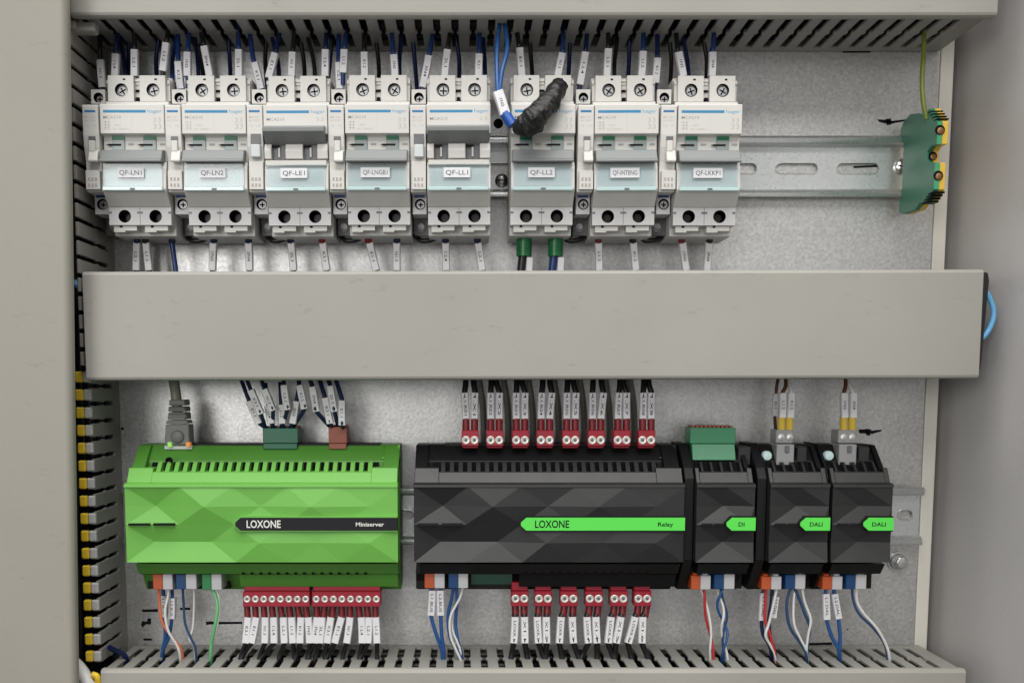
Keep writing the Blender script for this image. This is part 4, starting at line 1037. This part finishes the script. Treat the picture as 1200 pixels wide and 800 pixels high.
# loose dark wires bunched behind them at the top
for i, (x0, x1, c_) in enumerate(((140, 146, 'w_navy'), (206, 202, 'w_blue_shade'), (228, 232, 'w_navy'), (318, 326, 'w_navy'), (360, 368, 'w_black'), (470, 468, 'w_navy'), (566, 568, 'w_navy'), (724, 720, 'w_black'), (800, 806, 'w_navy'), (838, 831, 'w_navy'))):
    tg = ["beside the first breaker's left pole", "left of breaker QF-LN2", "above the left pole of breaker QF-LN2", "above the left pole of breaker QF-LE1", "above the right pole of breaker QF-LE1",
          "above the right pole of breaker QF-LNGB1", "above the right pole of breaker QF-LL1", "above the middle of breaker QF-INTENG", "above the left pole of breaker QF-LKKP1", "above the right pole of breaker QF-LKKP1"][i]
    wire(f"thin {'black' if c_ == 'w_black' else 'navy' if c_ == 'w_navy' else 'blue'} wire without a sleeve hanging behind, {tg}", "bare dark wires behind the breakers", M[c_],
         [(x0 - 3, 14, 26), (x0, 40, 24), (x1, 75, 28), (x1 + 1, 104, 33)], 1.2)
# more bare dark wires bunched in the shade of the duct, nothing tells them apart
rw = random.Random(3)
places = [(p_ + q_, f"{nm} breaker {t_}") for p_, t_ in zip(BX, TXT) for q_, nm in ((-9, "the gap left of"), (19, "the left pole of"), (37, "the middle of"), (56, "the right pole of"))]
loose = [(x, min(places, key=lambda p_: abs(p_[0] - x))[1]) for x in (150, 186, 236, 268, 312, 352, 388, 440, 484, 534, 620, 668, 738, 784, 824)]
for i, (x0, pl_) in enumerate(loose):
    same = [x for x, p_ in loose if p_ == pl_]
    side = "" if len(same) == 1 else (", left one" if x0 == min(same) else ", right one")
    x1 = x0 + rw.uniform(-7, 7); c_ = rw.choice(('w_black', 'w_black', 'w_navy'))
    wire(f"{CN[c_]} bare wire under the top duct, behind {pl_[4:]}{side}", "dark bare wires in the shade of the top duct", M[c_],
         [(x0 + rw.uniform(-5, 5), 16, 20), (x0, 42, 16), ((x0 + x1) / 2 + rw.uniform(-3, 3), 72, 15), (x1, 112, 20)], 1.25)
# --- below the breakers
BOTW = [(161, 160, 'w_black', 'w_navy', "the left pole of breaker QF-LN1"), (170, 175, 'w_black', 'w_black', "the middle of breaker QF-LN1"),
        (201, 206, 'w_blue_shade', 'w_blue_shade', "the right pole of breaker QF-LN1"),
        (251, 249, 'w_navy', 'w_navy', "the left pole of breaker QF-LN2"), (291, 292.5, 'w_blue_shade', 'w_navy', "the right pole of breaker QF-LN2"),
        (340, 344, 'w_black', 'w_navy', "the left pole of breaker QF-LE1"), (376.5, 383, 'w_black', 'w_red', "the right pole of breaker QF-LE1"),
        (430, 441, 'w_black', 'w_red', "the left pole of breaker QF-LNGB1"), (465, 465, 'w_blue_shade', 'w_blue_shade', "the right pole of breaker QF-LNGB1"),
        (522, 523, 'w_navy', 'w_blue_shade', "the left pole of breaker QF-LL1"), (558.5, 565, 'w_blue_shade', 'w_blue_shade', "the right pole of breaker QF-LL1"),
        (701, 702, 'w_black', 'w_red', "the left pole of breaker QF-INTENG"), (741, 745, 'w_navy', 'w_black', "the right pole of breaker QF-INTENG"),
        (798, 804, 'w_black', 'w_red', "the left pole of breaker QF-LKKP1"), (832, 828, 'w_navy', 'w_black', "the right pole of breaker QF-LKKP1")]
for (x0, x1, w_, f_, tgt) in BOTW:
    d = 24
    sl_ = [] if w_ == 'w_blue_shade' and x0 == 201 else [((x0 + (x1 - x0) * .3, 285, d), (x1, 317, d))]
    wire(f"{CN[w_]} wire {'with pale sleeve ' if sl_ else ''}leaving the underside of {tgt}", "wires dropping from the breakers into the middle duct", M[w_],
         [(x0, 268, d + 4), (x0, 280, d), (x1, 317, d), (x1 + (x1 - x0) * .3, 338, d)], 1.5, sl_, [((x0, 272, d + 3), (x0 + (x1 - x0) * .15, 284, d + .3), M['redfer'] if f_ == 'w_red' else M['w_navy'] if f_ != 'w_black' else M['w_black'], 2.0)])
for (x, w_, lab) in ((614.5, 'w_black', "black wire in green heat shrink under the left pole of breaker QF-LL2"), (651, 'w_blue_shade', "blue wire in green heat shrink under the right pole of breaker QF-LL2")):
    d = 26
    wire(lab, "wires in green heat shrink", M[w_], [(x, 270, d), (x - 1, 290, d), (x - 4, 318, d), (x - 5, 340, d)], 2.4, [((x + 6.5, 302, d + 1), (x + 5.5, 320, d + 1), 2.0)], [((x, 277, d), (x - .5, 300.5, d), M['shrink'], 4.4)], mark=False)
# black loops of jumper wire low behind the breakers
for x0, nm in ((232, "QF-LN2"), (326, "QF-LE1"), (412, "QF-LNGB1"), (500, "QF-LL1"), (672, "QF-INTENG"), (762, "QF-LKKP1")):
    wire(f"black jumper wire curving low behind the base left of breaker {nm}", "black jumpers behind the breaker bases", M['w_black'], [(x0 - 14, 276, 20), (x0 - 6, 282, 22), (x0 + 6, 281, 22), (x0 + 16, 276, 20)], 1.4)

# --- blue loop and taped end over breaker QF-LL2
wl = wire("bright blue wire loop with white sleeve running into a black taped end", None, M['w_blue'], [(587, 20, 44), (582.5, 55, 52), (582.5, 90, 60), (585, 112, 63), (592, 134, 64), (600, 146, 64)], 1.25, [((583.5, 108, 63), (592, 135, 64), 2.9)], [((591.5, 133, 64), (601, 147, 65), M['blueshrink'], 2.9)])
wire("bright blue wire, second strand of the loop beside the taped end", None, M['w_blue'], [(590, 20, 44), (594.5, 55, 52), (588, 85, 60), (586, 112, 62.5), (593, 135, 63.5)], 1.25)
pts = [(603, 147, 65), (609, 148, 66), (618, 146, 67.5), (628, 138, 68.5), (636, 129, 68), (643, 119, 65.5), (650, 109, 60), (656, 101, 52)]
pth = smooth_path([P(*p) for p in pts], 16)
NR = len(pth); rad = []
for i in range(NR):
    t_ = i / (NR - 1)
    rad.append(2.9 + 4.3 * math.sin(min(1, t_ * 2.3) * math.pi * 0.5) * (1 - 0.62 * max(0, t_ - 0.34) / .66))
tm = MB().tube(pth, rad, 22)
from mathutils import noise as _ns
nv = []
for j, v_ in enumerate(tm.v):
    ring = min(j // 22, NR - 1); cen = pth[ring]; v_ = Vector(v_)
    k1 = 1 + 0.20 * _ns.noise(v_ * 0.15) + 0.15 * _ns.noise(v_ * 0.42 + Vector((7, 1, 3)))
    q = (j % 22) / 22
    fold = 0.065 * ((ring * 0.085 + q + 0.12 * _ns.noise(v_ * 0.3)) % 1.0)
    nv.append(tuple(cen + (v_ - cen) * (k1 - fold)))
tm.v = nv
tp = tag(obj("taped_wire_end", tm, M['tape'], smooth=35), "lumpy wire end wrapped in black tape lying over breaker QF-LL2", "taped wire")
obj("bare_tip", MB().box(P(653, 100, 52)[0] - 3.0, P(653, 100, 52)[0] + 3.4, 54, 56.5, PZ(104, 55), PZ(100.5, 55)), M['steel'], tp, bevel=0.4)

# --- on top of the green unit
cb = wire("grey network cable with rubber boot plugged into the green unit", None, M['w_grey'], [(200, 428, 24), (204, 448, 26), (207, 470, 28), (208, 485, 28)], 3.1, cat="cable", name="network_cable")
bt = MB()
bz = [(468, 9.0), (476, 9.6), (483, 10.3), (492, 11.3), (497, 13.4), (521, 14.6)]
for i in range(len(bz) - 1):
    (ya, wa), (yb, wb) = bz[i], bz[i + 1]
    A = PX(208 - wa, ya, 32), PX(208 + wa, ya, 32); B_ = PX(208 - wb, yb, 32), PX(208 + wb, yb, 32)
    bt.prism_d([(A[0], PZ(ya, 32)), (A[1], PZ(ya, 32)), (B_[1], PZ(yb, 32) + (.5 if i < 4 else 0)), (B_[0], PZ(yb, 32) + (.5 if i < 4 else 0))], 22, 33 + (0.5 if i % 2 else 0))
boot = obj("rubber_boot", bt, M['boot'], cb, bevel=0.4)
for yy in (478, 484, 490): obj("boot_rib", MB().box(PX(199, yy, 33), PX(217.5, yy, 33), 23, 34.4, PZ(yy + 1.2, 34), PZ(yy - 1.2, 34)), M['boot'], boot, bevel=0.3)
obj("latch_bump", MB().lathe(P(208, 511.5, 33.2), [(3.9, 0), (3.6, 1.0), (2.4, 1.6), (0, 1.7)], 20), M['boot'], boot, smooth=60)
GREENW = [((294, 457), (306, 485), 311.5), ((292, 470), (304, 496), 315), ((310, 456), (320, 481), 319), ((314, 475), (318, 496), 324), ((333, 451), (337, 480), 328.5), ((329.5, 474), (331, 496), 333), ((351, 451), (357, 479), 341), ((347.5, 470), (343, 496), 338)]
for i, (p, q, xb_) in enumerate(GREENW):
    d = 36 if i % 2 == 0 else 31
    wire(f"navy wire with grey sleeve into the dark green connector, {ordinal(i)} of eight from the left", "sleeved wires into the dark green connector", M['w_navy'],
         [(p[0] - (q[0] - p[0]) * .8, p[1] - 26, d - 4), (p[0] - 1, p[1] - 3, d), (q[0], q[1], d), (xb_, 503, 25)], 1.2, [((p[0], p[1], d), (q[0], q[1], d), 2.1)])
BRW = [((366, 453), (371, 482), 389), ((387, 452), (392, 482), 397), ((381, 466), (387, 496), 391), ((401, 469), (401, 498), 402)]
for i, (p, q, xb_) in enumerate(BRW):
    d = 36 if i != 2 else 33
    wire(f"navy wire with grey sleeve into the brick red connector, {ordinal(i)} of four", "sleeved wires into the brick red connector", M['w_navy'],
         [(p[0] - 8, p[1] - 26, d - 4), (p[0] - 1, p[1] - 3, d), (q[0], q[1], d), (xb_, 502, 25)], 1.3, [((p[0], p[1], d), (q[0], q[1], d), 2.1)])
# --- relay, top
for i, x in enumerate(RT):
    for j, s in enumerate((-1, 1)):
        lean = random.uniform(-1.6, 3.0) if i else (-2.2 if j == 0 else 1)
        xq = x + s * 5; xp = x + s * 5 + lean * .7 + (1.0 if i else 0)
        wire(f"black sleeved wire, {'left' if j == 0 else 'right'} pole of {ordinal(i)} red plug atop the relay unit", "black sleeved wires into the upper red plugs", M['w_black'],
             [(x + s * 2.5 + lean, 426, 26), (x + s * 3 + lean, 448, 31), (xp, 461, 33), (xq, 490, 33), (xq, 508, 33)], 1.7, [((xp, 460, 33), (xq, 490.5, 33), 2.15, M['sleeve'], ("L1.R0%d" if j == 0 else "1.X%d") % (i + 1))], [((xq, 490, 33), (xq, 505, 33), M['redfer'], 2.1)])
# pale bare cables hanging behind the relay plugs
for i, x in enumerate((566, 595, 624, 654, 684, 714, 743)):
    wire(f"pale grey cable passing behind, between the {ordinal(i)} and {ordinal(i+1)} upper red plugs", "pale cables behind the red plugs", M['w_grey'], [(x - 8, 424, 6), (x - 4, 450, 6), (x, 480, 6), (x + 1, 520, 7)], 1.9)
# --- DALI plugs, top
for i, (xa_, xq, un) in enumerate(((917, 915.5, "first"), (927.5, 925, "first"), (989, 988.5, "last"), (1000, 998.5, "last"))):
    wire(f"{'brown' if i % 2 == 0 else 'white'} wire with white sleeve and yellow ferrule in the {un} DALI unit", "sleeved wires into the DALI plugs", M['w_brown'] if i % 2 == 0 else M['w_white'],
         [((919 if i < 2 else 990), 426, 26), ((921 if i < 2 else 991) + (i % 2) * 4, 450, 31), (xa_, 461, 33), (xq, 489, 32), (xq, 506, 30)], 1.15, [((xa_, 460, 33), (xq + 1, 489, 32), 2.1)], [((xq, 488.5, 32), (xq, 504, 31), M['yelfer'], 2.25)])
wire("single wire with pale sleeve passing left of the first DALI plug", None, M['w_brown'], [(916, 426, 22), (911, 448, 24), (909, 462, 25), (908, 487, 24), (909, 505, 20)], 1.0, [((909.5, 461, 25), (908, 487, 24), 1.7)])

# --- sleeved wires below the green unit's red plugs
LX = [289.5, 299, 309, 318.5, 328.5, 338.5, 348.5, 358]
LS = [(291, 288), (300.5, 295), (311, 310.5), (321, 321.5), (332.5, 333.5), (342, 343.5), (353, 352), (361.5, 363)]
for i in range(8):
    a, bb = LS[i]
    slot = [280, 280, 302, 302, 325, 345, 345, 362][i]
    wire(f"black wire with white sleeve, pole {ordinal(i)}, under the left eight pole red plug", "sleeved wires under the green unit", M['w_black'],
         [(LX[i], 700, 36), (LX[i], 716, 36), (a, 724, 37), (bb, 752, 38), ((bb + slot) / 2, 763, 34), (slot, 778, 34), (slot - 3, 796, 32)], 1.35, [((a, 722.5, 37), (bb, 752.5, 38), 2.2)], [((LX[i], 709, 36), (a * .5 + LX[i] * .5, 723, 36.6), M['redfer'], 1.9)])
LX2 = [371, 380.5, 390.5, 400.5, 410, 420, 430, 440]
LS2 = [(377, 374), (387.5, 383.5), (401, 392), (410.5, 406), (424, 423.5), (433, 431.5), (440.5, 443), (372.5, 369)]
LS2 = [(372, 369), (377.5, 375), (388, 383.5), (400.5, 392.5), (410.5, 406.5), (423.5, 424.5), (432.5, 431.5), (440.5, 442)]
for i in range(8):
    a, bb = LS2[i]
    slot = [358, 368, 380, 380, 400, 420, 420, 442][i]
    wire(f"black wire with white sleeve, pole {ordinal(i)}, under the right eight pole red plug", "sleeved wires under the green unit", M['w_black'],
         [(LX2[i], 700, 36), (LX2[i], 716, 36), (a, 724, 37), (bb, 752, 38), ((bb + slot) / 2, 763, 34), (slot, 778, 34), (slot - 3, 796, 32)], 1.35, [((a, 722.5, 37), (bb, 752.5, 38), 2.2)], [((LX2[i], 709, 36), (a * .5 + LX2[i] * .5, 723, 36.6), M['redfer'], 1.9)])
# --- below the relay's red plugs
RSL = [((604, 603), (614, 615)), ((629.5, 630), (640, 640)), ((658, 655), (670.5, 671.5)), ((687, 689), (698, 699)), ((716, 712.5), (727.5, 722.5)), ((743.5, 736), (753.5, 752))]
RSL = [((603.5, 602), (614.5, 615)), ((629.5, 631), (640, 640.5)), ((657.5, 655.5), (670.5, 672)), ((687.5, 689.5), (698, 699.5)), ((716, 712.5), (727.5, 722)), ((744, 736), (753, 752))]
for i, x in enumerate(RB):
    for j, s in enumerate((-1, 1)):
        a, bb = RSL[i][j]
        slot = 598.5 + 20.3 * round((bb - 598.5) / 20.3 + (0.1 if j else -0.1))
        xt = x + s * 5
        wire(f"black sleeved wire, {'left' if j == 0 else 'right'} pole of {ordinal(i)} red plug under the relay unit", "black sleeved wires below the relay unit", M['w_black'],
             [(xt, 700, 34), (xt, 714, 34), (a, 724, 36), (bb, 752, 37), ((bb + slot) / 2, 763, 33), (slot, 776, 33), (slot + 1, 796, 32)], 1.7, [((a, 722, 36), (bb, 752.5, 37), 2.3, M['sleeve'], ("LOXR.%d" if j == 0 else "X1.%d") % (i + 1))], [((xt, 709, 34), (a * .5 + xt * .5, 723, 35), M['redfer'], 2.15)])
# --- bus wires
def pair(label_a, label_b, ca, cb, pts, turns, amp=1.0, r=0.78, group=None):
    pth = smooth_path([P(*p) for p in pts], 10)
    n_ = len(pth)
    for k_, (lab, c_) in enumerate(((label_a, ca), (label_b, cb))):
        out = []
        for i, p in enumerate(pth):
            a = 2 * math.pi * turns * i / (n_ - 1) + math.pi * k_
            e = amp
            out.append(p + Vector((math.cos(a) * e, math.sin(a) * e, 0)))
        o = obj("wire", MB().tube(out, r, 8), M[c_], smooth=60)
        tag(o, lab, "wire", group)
GB = "thin bus wires below the control units"
wire("salmon orange wire curving down from the orange plug under the green unit", GB, M['w_orange'], [(186, 686, 38), (187, 705, 38), (190, 728, 39), (203, 748, 38), (213, 762, 36), (214, 790, 30)], 0.92)
wire("white wire crossing the salmon orange wire under the green unit", GB, M['w_white'], [(197.5, 686, 38), (197, 698, 38), (193.5, 716, 40), (197, 738, 40), (207, 755, 38), (211, 768, 36), (212, 790, 30)], 0.80)
wire("blue wire with printed white sleeve behind the white one under the green unit", GB, M['w_blue'], [(201.5, 686, 34), (202, 700, 34), (201.5, 724, 34), (198, 745, 33), (190, 765, 30), (188, 790, 26)], 1.04, [((202, 700, 34), (201.5, 724, 34), 2.1, M['sleeve'], "L2.BUS")])
wire("navy wire with printed white sleeve left of the crossed wires under the green unit", GB, M['w_blue'], [(191, 686, 31), (192, 700, 31), (193, 726, 31), (194, 745, 31), (191, 762, 29), (190, 790, 26)], 1.20, [((191.5, 697, 31), (192.5, 722, 31), 2.1, M['sleeve'], "L1.BUS")])
wire("slate blue wire hanging from the blue plug under the green unit", GB, M['w_slate'], [(214, 686, 38), (215, 705, 36), (217, 730, 36), (224, 748, 36), (229, 760, 35), (231, 790, 30)], 0.76)
wire("white wire hanging beside the slate blue one under the green unit", GB, M['w_white'], [(227, 686, 38), (227.5, 705, 36), (226, 735, 35), (222, 748, 35), (228, 758, 34), (230, 790, 30)], 0.68)
wire("pale green wire bowing out from the green plug under the green unit", GB, M['w_green'], [(246, 686, 38), (252, 697, 39), (255, 712, 41), (252, 732, 41), (248, 752, 38), (247, 768, 36), (247, 790, 30)], 1.00)
wire("white wire bowing beside the pale green one under the green unit", GB, M['w_white'], [(253, 686, 37), (256, 699, 38), (257.2, 714, 40), (254, 734, 40), (249, 754, 37), (248, 768, 35), (248, 790, 30)], 0.64)
wire("blue wire with printed sleeve below the orange half of the relay unit's plug", GB, M['w_blue'], [(505, 686, 38), (505.5, 700, 38), (505, 720, 38), (511, 742, 38), (518, 764, 36), (519, 790, 30)], 1.08, [((506.5, 691, 38), (505, 720, 38), 2.3, M['sleeve'], "L1.BUS")])
wire("blue wire with printed sleeve below the white half of the relay unit's plug", GB, M['w_blue'], [(516, 686, 38), (516.5, 700, 38), (516.5, 720, 38), (517.5, 742, 38), (520, 764, 36), (520.5, 790, 30)], 1.08, [((516, 691, 38), (516.5, 720, 38), 2.3, M['sleeve'], "L2.BUS")])
wire("blue wire slanting left from the blue plug under the relay unit", GB, M['w_blue'], [(532, 686, 38), (529, 702, 37), (525, 722, 36), (528, 748, 37), (539, 768, 36), (541, 790, 30)], 0.96)
wire("blue wire falling straight from the blue plug under the relay unit", GB, M['w_blue'], [(535, 686, 37), (535.5, 705, 36), (534, 730, 35), (537, 752, 36), (541, 768, 35), (542, 790, 30)], 0.96)
wire("white wire bowing left below the relay unit's blue plug", GB, M['w_white'], [(543, 686, 36), (539, 700, 37), (528, 722, 39), (528, 744, 39), (534, 760, 38), (541, 776, 36), (542, 792, 30)], 0.78)
wire("second white wire joining the blue pair under the relay unit", GB, M['w_white'], [(544, 686, 34), (537, 702, 35), (530, 722, 36), (530.5, 738, 37), (536, 752, 37), (540, 765, 36), (541, 792, 30)], 0.66)
pair("red strand of the twisted pair below the DI unit", "white strand of the red twisted pair below the DI unit", 'w_red', 'w_white', [(822, 686, 38), (825.5, 700, 38), (829, 722, 38), (833, 745, 37), (834, 766, 36), (835, 790, 30)], 1.28, group=GB)
pair("blue strand of the first twisted pair below the DI unit", "white strand of the blue twisted pair below the DI unit", 'w_blue', 'w_white', [(844, 686, 38), (843, 702, 38), (846, 722, 38), (849, 742, 37), (849, 764, 36), (850, 790, 30)], 1.76, 1.7, group=GB)
wire("blue wire bowing right below the DI unit's blue plug", GB, M['w_slate'], [(844, 686, 37), (848, 705, 37), (852, 722, 37), (847, 745, 36), (848, 764, 35), (849, 790, 30)], 0.76)
wire("red wire falling from the orange plug of the first DALI unit", GB, M['w_red'], [(897.5, 686, 38), (897, 705, 38), (896.5, 725, 38), (902, 742, 38), (905, 754, 37), (908, 766, 36), (909, 790, 30)], 0.92)
wire("white wire twisting over the red one below the first DALI unit", GB, M['w_white'], [(911, 686, 38), (907, 705, 39), (901, 730, 39), (897, 744, 39), (903, 756, 37), (908, 767, 36), (909, 790, 30)], 0.80)
wire("navy wire with printed sleeve left of the red wire below the first DALI unit", GB, M['w_navy'], [(895, 686, 33), (893.5, 700, 34), (892, 726, 34), (894, 742, 34), (903, 760, 34), (905, 790, 28)], 1.12, [((894.5, 694, 34), (892.5, 726, 34), 2.1, M['sleeve'], "L1.DAL")])
wire("navy wire with printed sleeve right of the red wire below the first DALI unit", GB, M['w_navy'], [(905, 686, 32), (904, 705, 32), (901, 726, 32), (903, 748, 33), (908, 764, 33), (909, 790, 28)], 1.12, [((909.5, 698, 33), (906, 723, 33), 1.9, M['sleeve'], "L2.DAL")])
wire("slate blue wire bowing left below the first DALI unit's blue plug", GB, M['w_slate'], [(928, 686, 38), (923, 700, 38), (922, 715, 38), (926, 735, 37), (940, 756, 36), (945, 768, 36), (946, 790, 30)], 0.88)
wire("white wire looping left below the first DALI unit's blue plug", GB, M['w_white'], [(932, 688, 37), (930, 705, 38), (930.5, 730, 39), (938, 748, 38), (945, 763, 36), (947, 790, 30)], 0.76)
wire("slate blue wire looping right below the first DALI unit's blue plug", GB, M['w_slate'], [(930, 686, 38), (937, 702, 38), (943, 718, 38), (949, 735, 37), (946, 756, 36), (946, 790, 30)], 0.92)
wire("white wire looping right below the first DALI unit's white plug half", GB, M['w_white'], [(939.5, 686, 38), (943, 705, 38), (950, 725, 39), (947, 744, 38), (945, 763, 36), (946, 790, 30)], 0.80)
wire("blue wire with printed sleeve below the last DALI unit's orange plug half", GB, M['w_blue'], [(968, 686, 38), (968, 700, 38), (968.5, 726, 38), (975, 746, 37), (983, 762, 36), (984, 790, 30)], 1.12, [((967.5, 695, 38), (968.5, 725, 38), 2.2, M['sleeve'], "L1.DAL")])
wire("blue wire with printed sleeve below the last DALI unit's white plug half", GB, M['w_blue'], [(977, 686, 36), (979, 700, 36), (983, 725, 36), (984.5, 745, 36), (984, 762, 35), (985, 790, 30)], 1.12, [((977.5, 695, 36), (982.5, 724, 36), 2.1, M['sleeve'], "L2.DAL")])
wire("white wire slanting far right from the last DALI unit's blue plug", GB, M['w_white'], [(1004, 686, 38), (1004, 703, 38), (1012, 718, 39), (1027, 735, 39), (1037, 752, 38), (1042, 768, 37), (1043, 792, 32)], 0.86)
wire("slate blue wire alongside the slanting white one by the last DALI unit", GB, M['w_slate'], [(998.5, 686, 37), (1000, 703, 37), (1007, 719, 38), (1024, 736, 38), (1036, 753, 37), (1040, 770, 36), (1041, 792, 32)], 0.78)

# --- odd ones
wire("green and yellow earth wire dropping from the top duct into the earth terminal", None, M['w_earth'], [(1083, 30, 30), (1082.5, 60, 34), (1080.5, 95, 38), (1082, 120, 40), (1086, 140, 40)], 1.35)
wire("light blue cable loop bulging from the right end of the middle duct", None, M['w_lblue'], [(1140, 328, 56), (1154, 340, 58), (1162, 355, 58), (1164.5, 369, 58), (1160.5, 383, 58), (1152, 395, 58), (1138, 402, 56)], 1.5, cat="cable", name="cable")
wire("thick white cable curling out at the lower left corner", None, M['w_white'], [(82, 772, 50), (93, 783, 56), (101, 796, 62), (112, 820, 64)], 4.0, cat="cable", name="cable")
wire("short blue cable peeping out at the left end of the middle duct", None, M['w_lblue'], [(88, 330, 50), (91, 335, 52), (98, 341, 50)], 1.5, cat="cable", name="cable")
wire("short navy wire bridging the lower left corner into the bottom duct", None, M['w_navy'], [(128, 758, 40), (136, 762, 36), (143, 765, 34), (148, 772, 32), (150, 792, 28)], 1.7)
wire("yellow cable end peeping out beside the bottom duct's left end", None, M['yellow'], [(108, 790, 62), (114, 793, 62), (116, 806, 60)], 2.0, cat="cable", name="cable")

# =================================================================== EARTH TERMINAL
XE = PX(1096.5, 190, 54); 
pe = thing("earth_terminal", (XE + 3, 8, PZ(250, 20)), "green and yellow earth terminal block at the right end of the breaker rail", "terminal block")
body = [(6, PZ(150, 8)), (10, PZ(142, 10)), (18, PZ(134, 18)), (28, PZ(133, 28)), (36, PZ(136, 36)), (40, PZ(131, 40)), (43, PZ(127, 43)), (54, PZ(143, 54)), (54, PZ(169, 54)), (47, PZ(172, 47)), (43, PZ(178, 43)), (44, PZ(190, 44)),
        (53, PZ(191, 53)), (53, PZ(222, 53)), (44, PZ(238, 44)), (36, PZ(238, 36)), (30, PZ(246, 30)), (14, PZ(251, 14)), (8, PZ(249, 8)), (8, PZ(236, 8)), (11, PZ(228, 11)), (11, PZ(168, 11)), (6, PZ(163, 6))]
obj("green_half", MB().prism_x(body, XE, XE + 2.9), M['pe_green'], pe, bevel=0.25)
obj("front_strip", MB().box(XE + .05, XE + 2.6, 50, 54.3, PZ(169, 54), PZ(143, 54)).box(XE + .05, XE + 2.6, 49, 53.3, PZ(222, 53), PZ(191, 53)), M['pe_green2'], pe)
ybody = [(d_ if d_ < 50 else d_ - .2, z_) for d_, z_ in body]
obj("yellow_half", MB().prism_x(ybody, XE + 3.0, XE + 6.2), M['pe_yellow'], pe, bevel=0.25)
for i in range(4):
    y0, d_ = 130.5 + 3 * i, 45.5 + 2.4 * i
    obj("vent_rib", MB().box(XE - .1, XE + 6.3, d_ - 3, d_ + .9, PZ(y0 + 1.1, d_), PZ(y0 - .3, d_)), M['dark'], pe)
    y0, d_ = 224.5 + 3.6 * i, 52.5 - 2.3 * i
    obj("vent_rib", MB().box(XE - .1, XE + 6.3, d_ - 6, d_ + .4, PZ(y0 + 1.8, d_), PZ(y0, d_)), M['dark'], pe)
for (sx, sy, sd, r_) in ((1101.5, 152.5, 54.3, 2.7), (1093, 183, 44.5, 2.4), (1099.5, 206, 53.3, 2.7)):
    c = P(sx, sy, sd)
    o = obj("terminal_screw", MB().lathe(c, [(r_, 0), (r_, .12), (0, .14)], 18), M['dark'], pe)
    obj("screw_head", MB().lathe((c[0] + .4, c[1] + .1, c[2] - .4), [(r_ * .7, 0), (r_ * .6, .2), (0, .25)], 14), M['rust'], o, smooth=40)
